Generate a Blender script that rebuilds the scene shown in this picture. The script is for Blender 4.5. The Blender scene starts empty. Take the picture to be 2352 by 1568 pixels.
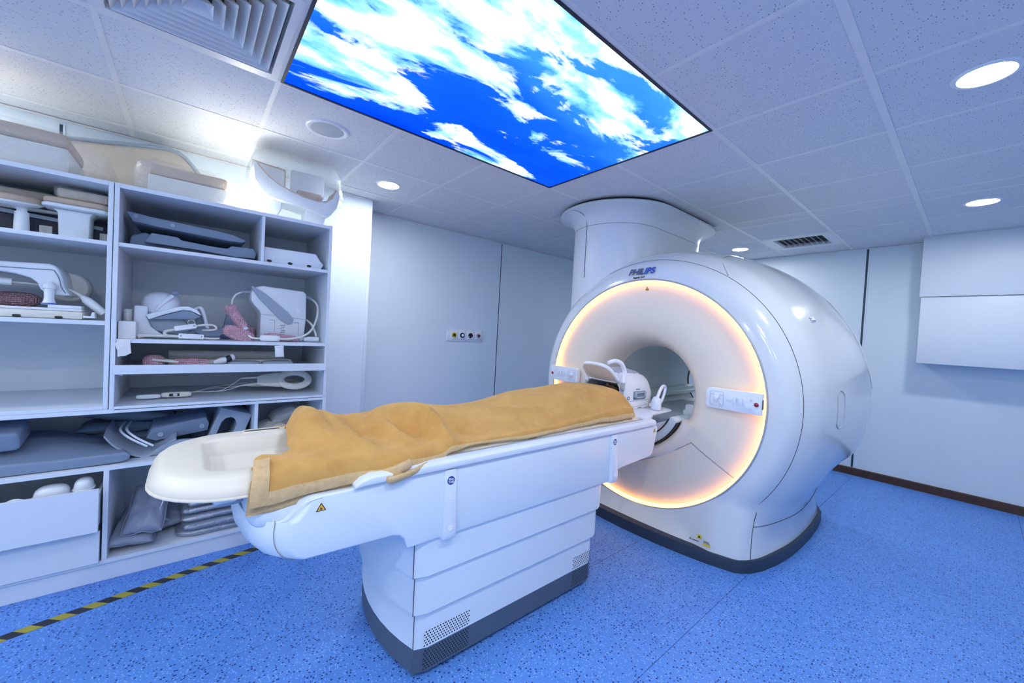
import bpy, bmesh, math, random
import numpy as np
from mathutils import Vector, Matrix, noise
from math import sin, cos, pi, radians, sqrt, hypot

random.seed(7)
SC = bpy.context.scene
COL = SC.collection

# ------------------------------------------------------------------ camera, world, exposure
CAM_H, CEIL = 1.39, 2.527
cd = bpy.data.cameras.new('camera')
cd.sensor_fit = 'HORIZONTAL'; cd.sensor_width = 36.0; cd.lens = 13.6546
cd.clip_start = 0.05; cd.clip_end = 60
cam = bpy.data.objects.new('camera', cd); COL.objects.link(cam)
cam.matrix_world = Matrix(((0.63804246, -0.05338547, 0.7681483, 0.0),
                           (0.76810614, -0.02581869, -0.63980181, 0.0),
                           (0.05398871, 0.99824014, 0.02453228, CAM_H),
                           (0, 0, 0, 1)))
SC.camera = cam
W = bpy.data.worlds.new('world'); SC.world = W; W.use_nodes = True
W.node_tree.nodes['Background'].inputs['Color'].default_value = (0.30, 0.38, 0.52, 1)
W.node_tree.nodes['Background'].inputs['Strength'].default_value = 0.05
SC.view_settings.view_transform = 'Standard'
SC.view_settings.look = 'None'
SC.view_settings.gamma = 1.0
SC.view_settings.use_curve_mapping = False
SC.view_settings.exposure = 1.33
DOWNLIGHT = 88.0      # radiance of a ceiling downlight lens
SKYPANEL = 0.75       # radiance of the backlit sky panel
RINGLIGHT = 3.1
LAMP = 42.0

# ------------------------------------------------------------------ helpers
ORG = {}
def tag(o, label=None, cat=None, group=None, kind=None):
    if label: o['label'] = label
    if cat: o['category'] = cat
    if group: o['group'] = group
    if kind: o['kind'] = kind
    return o
def thing(name, label, cat, loc, group=None):
    o = bpy.data.objects.new(name, None); COL.objects.link(o)
    o.location = loc; o.empty_display_size = 0.1; ORG[o] = Vector(loc)
    return tag(o, label, cat, group)
def build(name, vf, mat, parent=None, smooth=None, bevel=0.0, seg=2, sub=0, label=None, recalc=True):
    """one mesh object from (verts, faces) in world coordinates; smooth = sharp-angle in degrees"""
    V, F = vf
    if parent is not None: org = ORG[parent]
    else:
        n = len(V); zs = min(v[2] for v in V)
        org = Vector((sum(v[0] for v in V)/n, sum(v[1] for v in V)/n, zs))
    bm = bmesh.new()
    vs = [bm.verts.new((v[0]-org[0], v[1]-org[1], v[2]-org[2])) for v in V]
    for f in F:
        try: bm.faces.new([vs[i] for i in f])
        except ValueError: pass
    if recalc: bmesh.ops.recalc_face_normals(bm, faces=bm.faces)
    if bevel > 0:
        ed = [e for e in bm.edges if len(e.link_faces) == 2 and e.calc_face_angle(0) > radians(28)]
        bmesh.ops.bevel(bm, geom=ed, offset=bevel, segments=seg, profile=0.5, affect='EDGES', clamp_overlap=True)
        if smooth is None: smooth = 40
    me = bpy.data.meshes.new(name); bm.to_mesh(me); bm.free()
    if smooth is not None:
        me.polygons.foreach_set('use_smooth', [True]*len(me.polygons))
        me.set_sharp_from_angle(angle=radians(smooth))
    if mat: me.materials.append(mat)
    o = bpy.data.objects.new(name, me); COL.objects.link(o)
    if parent is not None:
        o.parent = parent
        ORG[o] = org
    else:
        o.location = org; ORG[o] = org
    if sub:
        m = o.modifiers.new('subdivision', 'SUBSURF'); m.levels = sub; m.render_levels = sub
    if label: o['label'] = label
    return o
def join(*vfs):
    V, F = [], []
    for v, f in vfs:
        k = len(V); V += list(v); F += [tuple(i+k for i in q) for q in f]
    return V, F
def xf(vf, M):
    return [tuple(M @ Vector(v)) for v in vf[0]], vf[1]
def at(x, y, z, rx=0, ry=0, rz=0):
    return Matrix.Translation((x, y, z)) @ Matrix.Rotation(radians(rz), 4, 'Z') @ Matrix.Rotation(radians(ry), 4, 'Y') @ Matrix.Rotation(radians(rx), 4, 'X')
def box(x0, x1, y0, y1, z0, z1):
    V = [(x, y, z) for z in (z0, z1) for y in (y0, y1) for x in (x0, x1)]
    return V, [(0,2,3,1), (4,5,7,6), (0,1,5,4), (2,6,7,3), (0,4,6,2), (1,3,7,5)]
def prism(pts, plane, a0, a1):
    """2D outline extruded from a0 to a1 along the missing axis"""
    def p3(p, a):
        return {'yz': (a, p[0], p[1]), 'xz': (p[0], a, p[1]), 'xy': (p[0], p[1], a)}[plane]
    n = len(pts)
    V = [p3(p, a0) for p in pts] + [p3(p, a1) for p in pts]
    F = [tuple(range(n)), tuple(range(2*n-1, n-1, -1))] + [(i, (i+1) % n, n+(i+1) % n, n+i) for i in range(n)]
    return V, F
def loft(secs, closed=True, cap0=True, cap1=True):
    n = len(secs[0]); V = [tuple(p) for s in secs for p in s]; F = []
    for a in range(len(secs)-1):
        for i in range(n if closed else n-1):
            j = (i+1) % n
            F.append((a*n+i, a*n+j, (a+1)*n+j, (a+1)*n+i))
    if cap0: F.append(tuple(range(n-1, -1, -1)))
    if cap1: F.append(tuple((len(secs)-1)*n+i for i in range(n)))
    return V, F
def lathe(prof, n=32, M=None, cap=True):
    """profile [(r, h)] about local z"""
    secs = [[(r*cos(2*pi*i/n), r*sin(2*pi*i/n), h) for i in range(n)] for r, h in prof]
    vf = loft(secs, True, cap, cap)
    return xf(vf, M) if M else vf
def catmull(P, k=6, closed=False):
    P = [Vector(p) for p in P]; n = len(P); out = []
    rng = range(n) if closed else range(n-1)
    for i in rng:
        if closed: p0, p1, p2, p3 = P[i-1], P[i], P[(i+1) % n], P[(i+2) % n]
        else: p0, p1, p2, p3 = P[max(i-1,0)], P[i], P[i+1], P[min(i+2,n-1)]
        for s in range(k):
            t = s/k
            out.append(0.5*((2*p1) + (p2-p0)*t + (2*p0-5*p1+4*p2-p3)*t*t + (3*p1-p0-3*p2+p3)*t**3))
    if not closed: out.append(P[-1])
    return out
def tube(path, r, n=8, k=6, closed=False, flat=None):
    """tube along a smoothed path; r number or list matching the path's control points; flat=(a,b) elliptic scale along (normal,binormal)"""
    path = [Vector(p) for p in path]
    rs = r if isinstance(r, (list, tuple)) else [r]*len(path)
    P = catmull(path, k, closed) if k > 1 else path
    R = []
    m = len(P)
    for i in range(m):
        t = i/max(1, m-1)*(len(rs)-1); a = int(min(t, len(rs)-1)); b = min(a+1, len(rs)-1)
        R.append(rs[a]*(1-(t-a))+rs[b]*(t-a))
    secs = []; prev = None
    for i, p in enumerate(P):
        if closed: d = P[(i+1) % m]-P[i-1]
        else: d = P[min(i+1, m-1)]-P[max(i-1, 0)]
        d = d.normalized() if d.length > 1e-9 else Vector((0, 0, 1))
        if prev is None:
            u = d.cross(Vector((0, 0, 1)))
            if u.length < 1e-3: u = d.cross(Vector((0, 1, 0)))
        else: u = prev - d*prev.dot(d)
        u.normalize(); prev = u; v = d.cross(u)
        fa, fb = flat or (1, 1)
        secs.append([p + (u*cos(2*pi*j/n)*fa + v*sin(2*pi*j/n)*fb)*R[i] for j in range(n)])
    if closed: secs.append(secs[0]); return loft(secs, True, False, False)
    return loft(secs)
def rrect(x0, x1, y0, y1, r, n=6):
    """rounded rectangle outline; r one number or four (x1y1, x0y1, x0y0, x1y0)"""
    rs = r if isinstance(r, (list, tuple)) else [r]*4
    out = []
    for (cx, cy, sx, sy, a0), q in zip(((x1, y1, 1, 1, 0), (x0, y1, -1, 1, 90), (x0, y0, -1, -1, 180), (x1, y0, 1, -1, 270)), rs):
        for i in range(n+1):
            a = radians(a0+90*i/n)
            out.append((cx-sx*q+q*cos(a), cy-sy*q+q*sin(a)))
    return out
def superell(sx, sy, sz, M=None, e1=0.5, e2=0.5, nu=24, nv=14):
    def c(w, m): return math.copysign(abs(cos(w))**m, cos(w))
    def s(w, m): return math.copysign(abs(sin(w))**m, sin(w))
    secs = []
    for j in range(nv+1):
        ph = -pi/2+pi*j/nv
        if j in (0, nv): ph *= 0.995
        secs.append([(sx*c(ph, e1)*c(2*pi*i/nu, e2), sy*c(ph, e1)*s(2*pi*i/nu, e2), sz*s(ph, e1)) for i in range(nu)])
    vf = loft(secs)
    return xf(vf, M) if M else vf
def pillow(L, Wd, T, M, seed=0, nu=18, nv=14, edge=0.012, crease=0.006):
    """stuffed cushion lying in local xy with a seam round its edge"""
    def hgt(u, v):
        a = max(0.0, 1-abs(u)**3.2); b = max(0.0, 1-abs(v)**3.2)
        return (a*b)**0.55
    top, bot = [], []
    for sgn, out in ((1, top), (-1, bot)):
        for j in range(nv+1):
            row = []
            for i in range(nu+1):
                u, v = -1+2*i/nu, -1+2*j/nv
                pull = 1-0.05*(1-abs(u)**2)*abs(v)**6
                pull2 = 1-0.05*(1-abs(v)**2)*abs(u)**6
                w = noise.noise(Vector((u*2.3+seed*7.1, v*2.3, seed*3.3)))*crease*2.2 + noise.noise(Vector((u*6+seed, v*6, seed*1.7)))*crease
                row.append((u*L/2*pull2, v*Wd/2*pull, sgn*(hgt(u, v)*(T/2+w)+edge*0.1)))
            out.append(row)
    V = [p for r in top for p in r] + [p for r in bot for p in r]
    n = nu+1; K = n*(nv+1); F = []
    for j in range(nv):
        for i in range(nu):
            a = j*n+i
            F.append((a, a+1, a+n+1, a+n)); F.append((K+a, K+a+n, K+a+n+1, K+a+1))
    rim = [i for i in range(n)] + [j*n+nu for j in range(1, nv+1)] + [nv*n+i for i in range(nu-1, -1, -1)] + [j*n for j in range(nv-1, 0, -1)]
    for q in range(len(rim)):
        a, b = rim[q], rim[(q+1) % len(rim)]
        F.append((a, K+a, K+b, b))
    return xf((V, F), M)
def copy_tree(o, parent=None, loc=None):
    c = o.copy(); COL.objects.link(c)
    if parent is not None: c.parent = parent
    if loc is not None: c.location = loc; ORG[c] = Vector(loc)
    for ch in list(o.children): copy_tree(ch, c)
    return c
def lettering(name, text, size, M, mat, parent, shear=0.0, depth=0.0008, space=1.0, bold=0.0, align='CENTER'):
    cu = bpy.data.curves.new(name, 'FONT'); cu.body = text; cu.size = size; cu.shear = shear
    cu.extrude = depth; cu.align_x = align; cu.align_y = 'CENTER'; cu.space_character = space; cu.offset = bold
    t = bpy.data.objects.new(name, cu); COL.objects.link(t)
    dg = bpy.context.evaluated_depsgraph_get()
    me = bpy.data.meshes.new_from_object(t.evaluated_get(dg))
    bpy.data.objects.remove(t); bpy.data.curves.remove(cu)
    me.transform(Matrix.Translation(-ORG[parent]) @ M)
    me.materials.clear(); me.materials.append(mat); me.name = name
    o = bpy.data.objects.new(name, me); COL.objects.link(o); o.parent = parent; ORG[o] = ORG[parent]
    return o
def frame(o, xd, n):
    """matrix: local x -> xd, local z -> n, origin o"""
    n = Vector(n).normalized(); x = Vector(xd); x = (x-n*x.dot(n)).normalized(); y = n.cross(x)
    return Matrix(((x[0], y[0], n[0], o[0]), (x[1], y[1], n[1], o[1]), (x[2], y[2], n[2], o[2]), (0, 0, 0, 1)))

# ------------------------------------------------------------------ materials
MAT = {}
def mat(name, col, rough=0.5, spec=0.5, coat=0.0, bump=0.0, bscale=60.0, vary=0.0, vscale=4.0, metal=0.0, sheen=0.0):
    m = bpy.data.materials.new(name); m.use_nodes = True; nt = m.node_tree
    b = nt.nodes['Principled BSDF']
    b.inputs['Base Color'].default_value = (*col, 1); b.inputs['Roughness'].default_value = rough
    b.inputs['Specular IOR Level'].default_value = spec; b.inputs['Coat Weight'].default_value = coat
    b.inputs['Coat Roughness'].default_value = 0.08; b.inputs['Metallic'].default_value = metal
    b.inputs['Sheen Weight'].default_value = sheen
    tc = nt.nodes.new('ShaderNodeTexCoord')
    if vary:
        n = nt.nodes.new('ShaderNodeTexNoise'); n.inputs['Scale'].default_value = vscale; n.inputs['Detail'].default_value = 5
        nt.links.new(tc.outputs['Object'], n.inputs['Vector'])
        r = nt.nodes.new('ShaderNodeMapRange'); r.inputs['From Min'].default_value = 0.3; r.inputs['From Max'].default_value = 0.7
        r.inputs['To Min'].default_value = 1-vary; r.inputs['To Max'].default_value = 1+vary*0.4
        nt.links.new(n.outputs['Fac'], r.inputs['Value'])
        mx = nt.nodes.new('ShaderNodeVectorMath'); mx.operation = 'SCALE'; mx.inputs[0].default_value = col
        nt.links.new(r.outputs['Result'], mx.inputs['Scale']); nt.links.new(mx.outputs['Vector'], b.inputs['Base Color'])
    if bump:
        n2 = nt.nodes.new('ShaderNodeTexNoise'); n2.inputs['Scale'].default_value = bscale; n2.inputs['Detail'].default_value = 4
        nt.links.new(tc.outputs['Object'], n2.inputs['Vector'])
        bp = nt.nodes.new('ShaderNodeBump'); bp.inputs['Strength'].default_value = bump; bp.inputs['Distance'].default_value = 0.004
        nt.links.new(n2.outputs['Fac'], bp.inputs['Height']); nt.links.new(bp.outputs['Normal'], b.inputs['Normal'])
    MAT[name] = m
    return m
def emit(name, col, strength):
    m = bpy.data.materials.new(name); m.use_nodes = True; nt = m.node_tree
    nt.nodes.remove(nt.nodes['Principled BSDF'])
    e = nt.nodes.new('ShaderNodeEmission'); e.inputs['Color'].default_value = (*col, 1); e.inputs['Strength'].default_value = strength
    nt.links.new(e.outputs['Emission'], nt.nodes['Material Output'].inputs['Surface'])
    MAT[name] = m; return m
mat('wall_paint', (0.72, 0.82, 0.90), 0.45, 0.4, bump=0.03, bscale=300)
mat('wall_gap', (0.03, 0.07, 0.10), 0.6)
mat('board', (0.74, 0.81, 0.89), 0.42, 0.45, bump=0.02, bscale=400)
mat('tbar', (0.78, 0.79, 0.80), 0.4)
mat('plastic', (0.78, 0.83, 0.89), 0.30, 0.5, vary=0.02)
mat('gantry_shell', (0.75, 0.78, 0.78), 0.16, 0.5, coat=0.5)
mat('gantry_disc', (0.92, 0.80, 0.65), 0.38, 0.4)
mat('bore_liner', (0.66, 0.72, 0.72), 0.35)
mat('table_shell', (0.75, 0.83, 0.89), 0.32, 0.5)
mat('cream', (0.84, 0.77, 0.64), 0.38, 0.45, vary=0.02)
mat('beige_foam', (0.60, 0.47, 0.35), 0.75, 0.2, bump=0.15, bscale=200, vary=0.06)
mat('white_foam', (0.78, 0.76, 0.72), 0.7, 0.2, bump=0.1, bscale=250)
mat('grey_pad', (0.22, 0.29, 0.40), 0.50, 0.4, bump=0.05, bscale=300, vary=0.04)
mat('grey_pad_light', (0.36, 0.43, 0.52), 0.55, 0.35, vary=0.04)
mat('grey_vinyl', (0.24, 0.28, 0.37), 0.42, 0.45, bump=0.08, bscale=90)
mat('dark_plinth', (0.028, 0.045, 0.075), 0.45, vary=0.05)
mat('slate_plinth', (0.085, 0.12, 0.17), 0.5, vary=0.03)
mat('seam', (0.10, 0.12, 0.14), 0.7)
mat('column_shell', (0.76, 0.80, 0.83), 0.34, 0.4)
mat('seam_soft', (0.34, 0.32, 0.30), 0.6)
mat('black', (0.008, 0.009, 0.012), 0.5)
mat('black_print', (0.02, 0.02, 0.025), 0.6)
mat('brown_wood', (0.075, 0.035, 0.02), 0.45, vary=0.25, vscale=9)
mat('yellow', (0.75, 0.55, 0.02), 0.5)
mat('amber', (0.95, 0.50, 0.03), 0.5)
mat('blue_badge', (0.01, 0.05, 0.30), 0.35)
mat('logo_grey', (0.10, 0.13, 0.20), 0.4)
mat('logo_blue', (0.03, 0.10, 0.45), 0.35)
mat('red', (0.32, 0.008, 0.015), 0.25, coat=0.5)
mat('key_white', (0.84, 0.87, 0.92), 0.3)
mat('hair', (0.012, 0.008, 0.007), 0.55, bump=0.4, bscale=140)
mat('skin', (0.42, 0.24, 0.16), 0.5)
mat('lips', (0.20, 0.07, 0.06), 0.5)
mat('wave_foam', (0.60, 0.54, 0.47), 0.6, 0.3)
mat('gown', (0.45, 0.52, 0.60), 0.8)
mat('cable', (0.74, 0.74, 0.70), 0.4)
mat('paper', (0.80, 0.80, 0.80), 0.8, 0.2, bump=0.2, bscale=30)
mat('navy', (0.01, 0.015, 0.04), 0.5)
mat('grey_metal', (0.42, 0.44, 0.46), 0.4)
mat('speaker_grey', (0.45, 0.49, 0.54), 0.6, bump=0.2, bscale=900)

def nodes_of(name):
    m = bpy.data.materials.new(name); m.use_nodes = True; MAT[name] = m
    nt = m.node_tree; return m, nt, nt.nodes['Principled BSDF'], nt.nodes, nt.links
def ramp(nd, pts, interp='LINEAR'):
    r = nd.new('ShaderNodeValToRGB'); cr = r.color_ramp; cr.interpolation = interp
    while len(cr.elements) < len(pts): cr.elements.new(0.5)
    for e, (p, c) in zip(cr.elements, pts): e.position = p; e.color = (*c, 1)
    return r
def mixc(nd, lk, fac, a, b):
    m = nd.new('ShaderNodeMix'); m.data_type = 'RGBA'
    if fac is not None: lk.new(fac, m.inputs[0])
    for sock, v in ((m.inputs[6], a), (m.inputs[7], b)):
        if isinstance(v, tuple): sock.default_value = (*v, 1)
        else: lk.new(v, sock)
    return m.outputs[2]
def tex(nd, lk, co, kind, scale, **kw):
    t = nd.new(kind); t.inputs['Scale'].default_value = scale
    for k, v in kw.items(): t.inputs[k].default_value = v
    lk.new(co, t.inputs['Vector']); return t

# vinyl floor: blue with darker and paler chips
m, nt, B, nd, lk = nodes_of('vinyl')
co = nd.new('ShaderNodeTexCoord').outputs['Object']
v1 = tex(nd, lk, co, 'ShaderNodeTexVoronoi', 82, Randomness=1.0)
v2 = tex(nd, lk, co, 'ShaderNodeTexVoronoi', 130, Randomness=1.0)
v3 = tex(nd, lk, co, 'ShaderNodeTexVoronoi', 330, Randomness=1.0)
def chips(v, dist, pick):
    d = nd.new('ShaderNodeMath'); d.operation = 'LESS_THAN'; d.inputs[1].default_value = dist; lk.new(v.outputs['Distance'], d.inputs[0])
    s = nd.new('ShaderNodeSeparateColor'); lk.new(v.outputs['Color'], s.inputs[0])
    g = nd.new('ShaderNodeMath'); g.operation = 'GREATER_THAN'; g.inputs[1].default_value = pick; lk.new(s.outputs[0], g.inputs[0])
    q = nd.new('ShaderNodeMath'); q.operation = 'MULTIPLY'; lk.new(d.outputs[0], q.inputs[0]); lk.new(g.outputs[0], q.inputs[1])
    return q.outputs[0]
n0 = tex(nd, lk, co, 'ShaderNodeTexNoise', 3.0, Detail=6.0)
r0 = ramp(nd, [(0.3, (0.085, 0.245, 0.68)), (0.7, (0.115, 0.30, 0.76))]); lk.new(n0.outputs['Fac'], r0.inputs[0])
s3 = nd.new('ShaderNodeSeparateColor'); lk.new(v3.outputs['Color'], s3.inputs[0])
fine = ramp(nd, [(0.0, (0.085, 0.235, 0.66)), (1.0, (0.12, 0.32, 0.80))]); lk.new(s3.outputs[1], fine.inputs[0])
mh = nd.new('ShaderNodeMix'); mh.data_type = 'RGBA'; mh.inputs[0].default_value = 0.5
lk.new(r0.outputs[0], mh.inputs[6]); lk.new(fine.outputs[0], mh.inputs[7])
c1 = mixc(nd, lk, chips(v2, 0.36, 0.60), mh.outputs[2], (0.27, 0.48, 0.95))
c2 = mixc(nd, lk, chips(v1, 0.33, 0.66), c1, (0.012, 0.045, 0.24))
lk.new(c2, B.inputs['Base Color']); B.inputs['Roughness'].default_value = 0.42; B.inputs['Specular IOR Level'].default_value = 0.4
bn = tex(nd, lk, co, 'ShaderNodeTexNoise', 160, Detail=3.0)
bp = nd.new('ShaderNodeBump'); bp.inputs['Strength'].default_value = 0.08; bp.inputs['Distance'].default_value = 0.003
lk.new(bn.outputs['Fac'], bp.inputs['Height']); lk.new(bp.outputs['Normal'], B.inputs['Normal'])

# fissured mineral ceiling tile
m, nt, B, nd, lk = nodes_of('ceiling_tile')
co = nd.new('ShaderNodeTexCoord').outputs['Object']
mp = nd.new('ShaderNodeMapping'); mp.inputs['Scale'].default_value = (1.0, 0.62, 1.0); lk.new(co, mp.inputs['Vector'])
v1 = tex(nd, lk, mp.outputs['Vector'], 'ShaderNodeTexVoronoi', 105, Randomness=1.0)
hole = chips(v1, 0.21, 0.56)
nn = tex(nd, lk, co, 'ShaderNodeTexNoise', 240, Detail=3.0)
rb = ramp(nd, [(0.3, (0.68, 0.70, 0.74)), (0.7, (0.76, 0.78, 0.81))]); lk.new(nn.outputs['Fac'], rb.inputs[0])
lk.new(mixc(nd, lk, hole, rb.outputs[0], (0.30, 0.32, 0.36)), B.inputs['Base Color'])
B.inputs['Roughness'].default_value = 0.85; B.inputs['Specular IOR Level'].default_value = 0.15
bp = nd.new('ShaderNodeBump'); bp.inputs['Strength'].default_value = 0.25; bp.inputs['Distance'].default_value = 0.003; bp.invert = True
lk.new(hole, bp.inputs['Height']); lk.new(bp.outputs['Normal'], B.inputs['Normal'])

# backlit printed sky panel (flat print that gives off light)
m, nt, B, nd, lk = nodes_of('sky_print')
nd.remove(B)
co = nd.new('ShaderNodeTexCoord').outputs['Object']
mp = nd.new('ShaderNodeMapping'); mp.inputs['Rotation'].default_value = (0, 0, radians(12)); mp.inputs['Scale'].default_value = (2.5, 0.95, 1.0)
mp.inputs['Location'].default_value = (0.62, 0.37, 0.0)
lk.new(co, mp.inputs['Vector'])
n1 = tex(nd, lk, mp.outputs['Vector'], 'ShaderNodeTexNoise', 1.6, Detail=14.0, Roughness=0.60, Distortion=0.5)
n2 = tex(nd, lk, mp.outputs['Vector'], 'ShaderNodeTexNoise', 0.9, Detail=4.0, Roughness=0.5)
sep = nd.new('ShaderNodeSeparateXYZ'); lk.new(co, sep.inputs[0])
def mth(op, a, b):
    q = nd.new('ShaderNodeMath'); q.operation = op
    for s, v in ((q.inputs[0], a), (q.inputs[1], b)):
        if isinstance(v, (int, float)): s.default_value = v
        else: lk.new(v, s)
    return q.outputs[0]
# clear deep-blue band along the side near the shelves, cloud banks on the other side
bandx = mth('MULTIPLY', sep.outputs[0], 0.13)
bandy = mth('MULTIPLY', sep.outputs[1], -0.05)
dens = mth('ADD', mth('ADD', n1.outputs['Fac'], mth('MULTIPLY', mth('SUBTRACT', n2.outputs['Fac'], 0.5), 0.35)), mth('ADD', bandx, bandy))
cl = ramp(nd, [(0.475, (0, 0, 0)), (0.50, (0.45, 0.45, 0.45)), (0.535, (0.85, 0.85, 0.85)), (0.60, (1, 1, 1))]); lk.new(dens, cl.inputs[0])
skr = ramp(nd, [(0.0, (0.0, 0.035, 0.72)), (0.40, (0.004, 0.085, 0.95)), (1.0, (0.06, 0.36, 1.0))])
lk.new(mth('ADD', mth('MULTIPLY', sep.outputs[0], 0.55), mth('ADD', 0.42, mth('MULTIPLY', mth('SUBTRACT', n2.outputs['Fac'], 0.5), 0.9))), skr.inputs[0])
n3 = tex(nd, lk, mp.outputs['Vector'], 'ShaderNodeTexNoise', 3.2, Detail=6.0)
clc = ramp(nd, [(0.36, (0.08, 0.36, 0.95)), (0.46, (0.30, 0.66, 0.98)), (0.55, (0.75, 0.96, 1.0)), (0.66, (1.0, 1.0, 1.0))]); lk.new(n3.outputs['Fac'], clc.inputs[0])
em = nd.new('ShaderNodeEmission'); em.inputs['Strength'].default_value = SKYPANEL
lk.new(mixc(nd, lk, cl.outputs[0], skr.outputs[0], clc.outputs[0]), em.inputs['Color'])
lk.new(em.outputs[0], nd['Material Output'].inputs['Surface'])

# fleece blanket
m, nt, B, nd, lk = nodes_of('fleece')
co = nd.new('ShaderNodeTexCoord').outputs['Object']
n1 = tex(nd, lk, co, 'ShaderNodeTexNoise', 9, Detail=8.0, Roughness=0.65)
r1 = ramp(nd, [(0.3, (0.56, 0.295, 0.082)), (0.7, (0.70, 0.40, 0.125))]); lk.new(n1.outputs['Fac'], r1.inputs[0])
lk.new(r1.outputs[0], B.inputs['Base Color']); B.inputs['Roughness'].default_value = 0.95; B.inputs['Specular IOR Level'].default_value = 0.1
B.inputs['Sheen Weight'].default_value = 0.25; B.inputs['Sheen Tint'].default_value = (1.0, 0.8, 0.5, 1)
n2 = tex(nd, lk, co, 'ShaderNodeTexNoise', 260, Detail=4.0)
bp = nd.new('ShaderNodeBump'); bp.inputs['Strength'].default_value = 0.35; bp.inputs['Distance'].default_value = 0.003
lk.new(n2.outputs['Fac'], bp.inputs['Height']); lk.new(bp.outputs['Normal'], B.inputs['Normal'])
# satin blanket binding
m, nt, B, nd, lk = nodes_of('satin')
co = nd.new('ShaderNodeTexCoord').outputs['Object']
n1 = tex(nd, lk, co, 'ShaderNodeTexNoise', 60, Detail=4.0)
r1 = ramp(nd, [(0.3, (0.60, 0.40, 0.18)), (0.7, (0.70, 0.49, 0.25))]); lk.new(n1.outputs['Fac'], r1.inputs[0])
lk.new(r1.outputs[0], B.inputs['Base Color']); B.inputs['Roughness'].default_value = 0.4
n2 = tex(nd, lk, co, 'ShaderNodeTexNoise', 110, Detail=2.0)
bp = nd.new('ShaderNodeBump'); bp.inputs['Strength'].default_value = 0.6; bp.inputs['Distance'].default_value = 0.004
lk.new(n2.outputs['Fac'], bp.inputs['Height']); lk.new(bp.outputs['Normal'], B.inputs['Normal'])
# clear and pink plastic film
def film(name, tint, trans, rough, bubbles=False):
    m, nt, B, nd, lk = nodes_of(name)
    nd.remove(B)
    co = nd.new('ShaderNodeTexCoord').outputs['Object']
    tr = nd.new('ShaderNodeBsdfTransparent'); tr.inputs['Color'].default_value = (*tint, 1)
    gl = nd.new('ShaderNodeBsdfGlossy'); gl.inputs['Roughness'].default_value = rough; gl.inputs['Color'].default_value = (0.9, 0.92, 0.95, 1)
    df = nd.new('ShaderNodeBsdfDiffuse'); df.inputs['Color'].default_value = (*tint, 1)
    if bubbles:
        h = tex(nd, lk, co, 'ShaderNodeTexVoronoi', 110, Randomness=0.15).outputs['Distance']
    else:
        h = tex(nd, lk, co, 'ShaderNodeTexNoise', 22, Detail=6.0, Distortion=1.2).outputs['Fac']
    bp = nd.new('ShaderNodeBump'); bp.inputs['Strength'].default_value = 1.0; bp.inputs['Distance'].default_value = 0.012
    lk.new(h, bp.inputs['Height']); lk.new(bp.outputs['Normal'], gl.inputs['Normal']); lk.new(bp.outputs['Normal'], df.inputs['Normal'])
    m1 = nd.new('ShaderNodeMixShader'); m1.inputs[0].default_value = 0.30 if bubbles else 0.72; lk.new(df.outputs[0], m1.inputs[1]); lk.new(gl.outputs[0], m1.inputs[2])
    m2 = nd.new('ShaderNodeMixShader'); m2.inputs[0].default_value = trans
    lk.new(m1.outputs[0], m2.inputs[1]); lk.new(tr.outputs[0], m2.inputs[2])
    lk.new(m2.outputs[0], nd['Material Output'].inputs['Surface'])
film('clear_film', (0.97, 0.98, 0.98), 0.83, 0.04)
film('milky_film', (0.80, 0.84, 0.90), 0.55, 0.2)
film('pink_bubble', (0.95, 0.50, 0.58), 0.18, 0.2, True)
# hazard tape: diagonal print
m, nt, B, nd, lk = nodes_of('hazard_tape')
co = nd.new('ShaderNodeTexCoord').outputs['Object']
sep = nd.new('ShaderNodeSeparateXYZ'); lk.new(co, sep.inputs[0])
ph = mth('FRACT', mth('MULTIPLY', mth('ADD', sep.outputs[1], mth('MULTIPLY', sep.outputs[0], -1.1)), 8.4), 0)
lk.new(mixc(nd, lk, mth('GREATER_THAN', ph, 0.5), (0.42, 0.36, 0.02), (0.012, 0.012, 0.016)), B.inputs['Base Color'])
B.inputs['Roughness'].default_value = 0.35
emit('downlight_lens', (0.92, 0.95, 0.98), DOWNLIGHT)
emit('ring_glow', (1.0, 0.43, 0.10), RINGLIGHT)
emit('lamp_lens', (1.0, 0.95, 0.82), LAMP)

# ------------------------------------------------------------------ the room
XL, XL2, XR, YB, YF = -3.62, -4.0, 1.7, -2.3, 5.75
STEP = 1.235       # where the left wall steps back
def struct(name, vf, m, bevel=0, parent=None, **k):
    o = build(name, vf, MAT[m], parent, bevel=bevel, **k)
    if parent is None: tag(o, kind='structure')
    return o
fl = struct('floor', box(XL2-0.1, XR+0.1, YB-0.1, YF+0.1, -0.08, -0.004), 'seam')
xs = [XL2-0.1, -3.0, -1.885, -1.427, -0.82, 0.30, XR+0.1]
xs = [XL2-0.1, -3.02, -1.885, -0.82, 0.30, XR+0.1]
for i in range(len(xs)-1):
    build('vinyl_sheet', box(xs[i]+0.0012, xs[i+1]-0.0012, YB-0.1, YF+0.1, -0.004, 0.0), MAT['vinyl'], fl)
build('weld_seam', box(-1.4282, -1.4258, 1.9, 2.6, 0.0, 0.0004), MAT['seam'], fl)
struct('wall_left', box(XL-0.1, XL, YB-0.1, STEP, 0, CEIL+0.06), 'wall_paint')
struct('wall_left_recess', join(box(XL2-0.1, XL2, STEP-0.2, YF+0.1, 0, CEIL+0.06), box(XL2, XL-0.1, STEP-0.1, STEP-0.02, 0, CEIL+0.06)), 'wall_paint')
struct('wall_far', box(XL2-0.1, XR+0.1, YF, YF+0.1, 0, CEIL+0.06), 'wall_paint')
struct('wall_right', box(XR, XR+0.1, YB-0.1, YF+0.1, 0, CEIL+0.06), 'wall_paint')
struct('wall_back', box(XL-0.1, XR+0.1, YB-0.1, YB, 0, CEIL+0.06), 'wall_paint')
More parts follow.
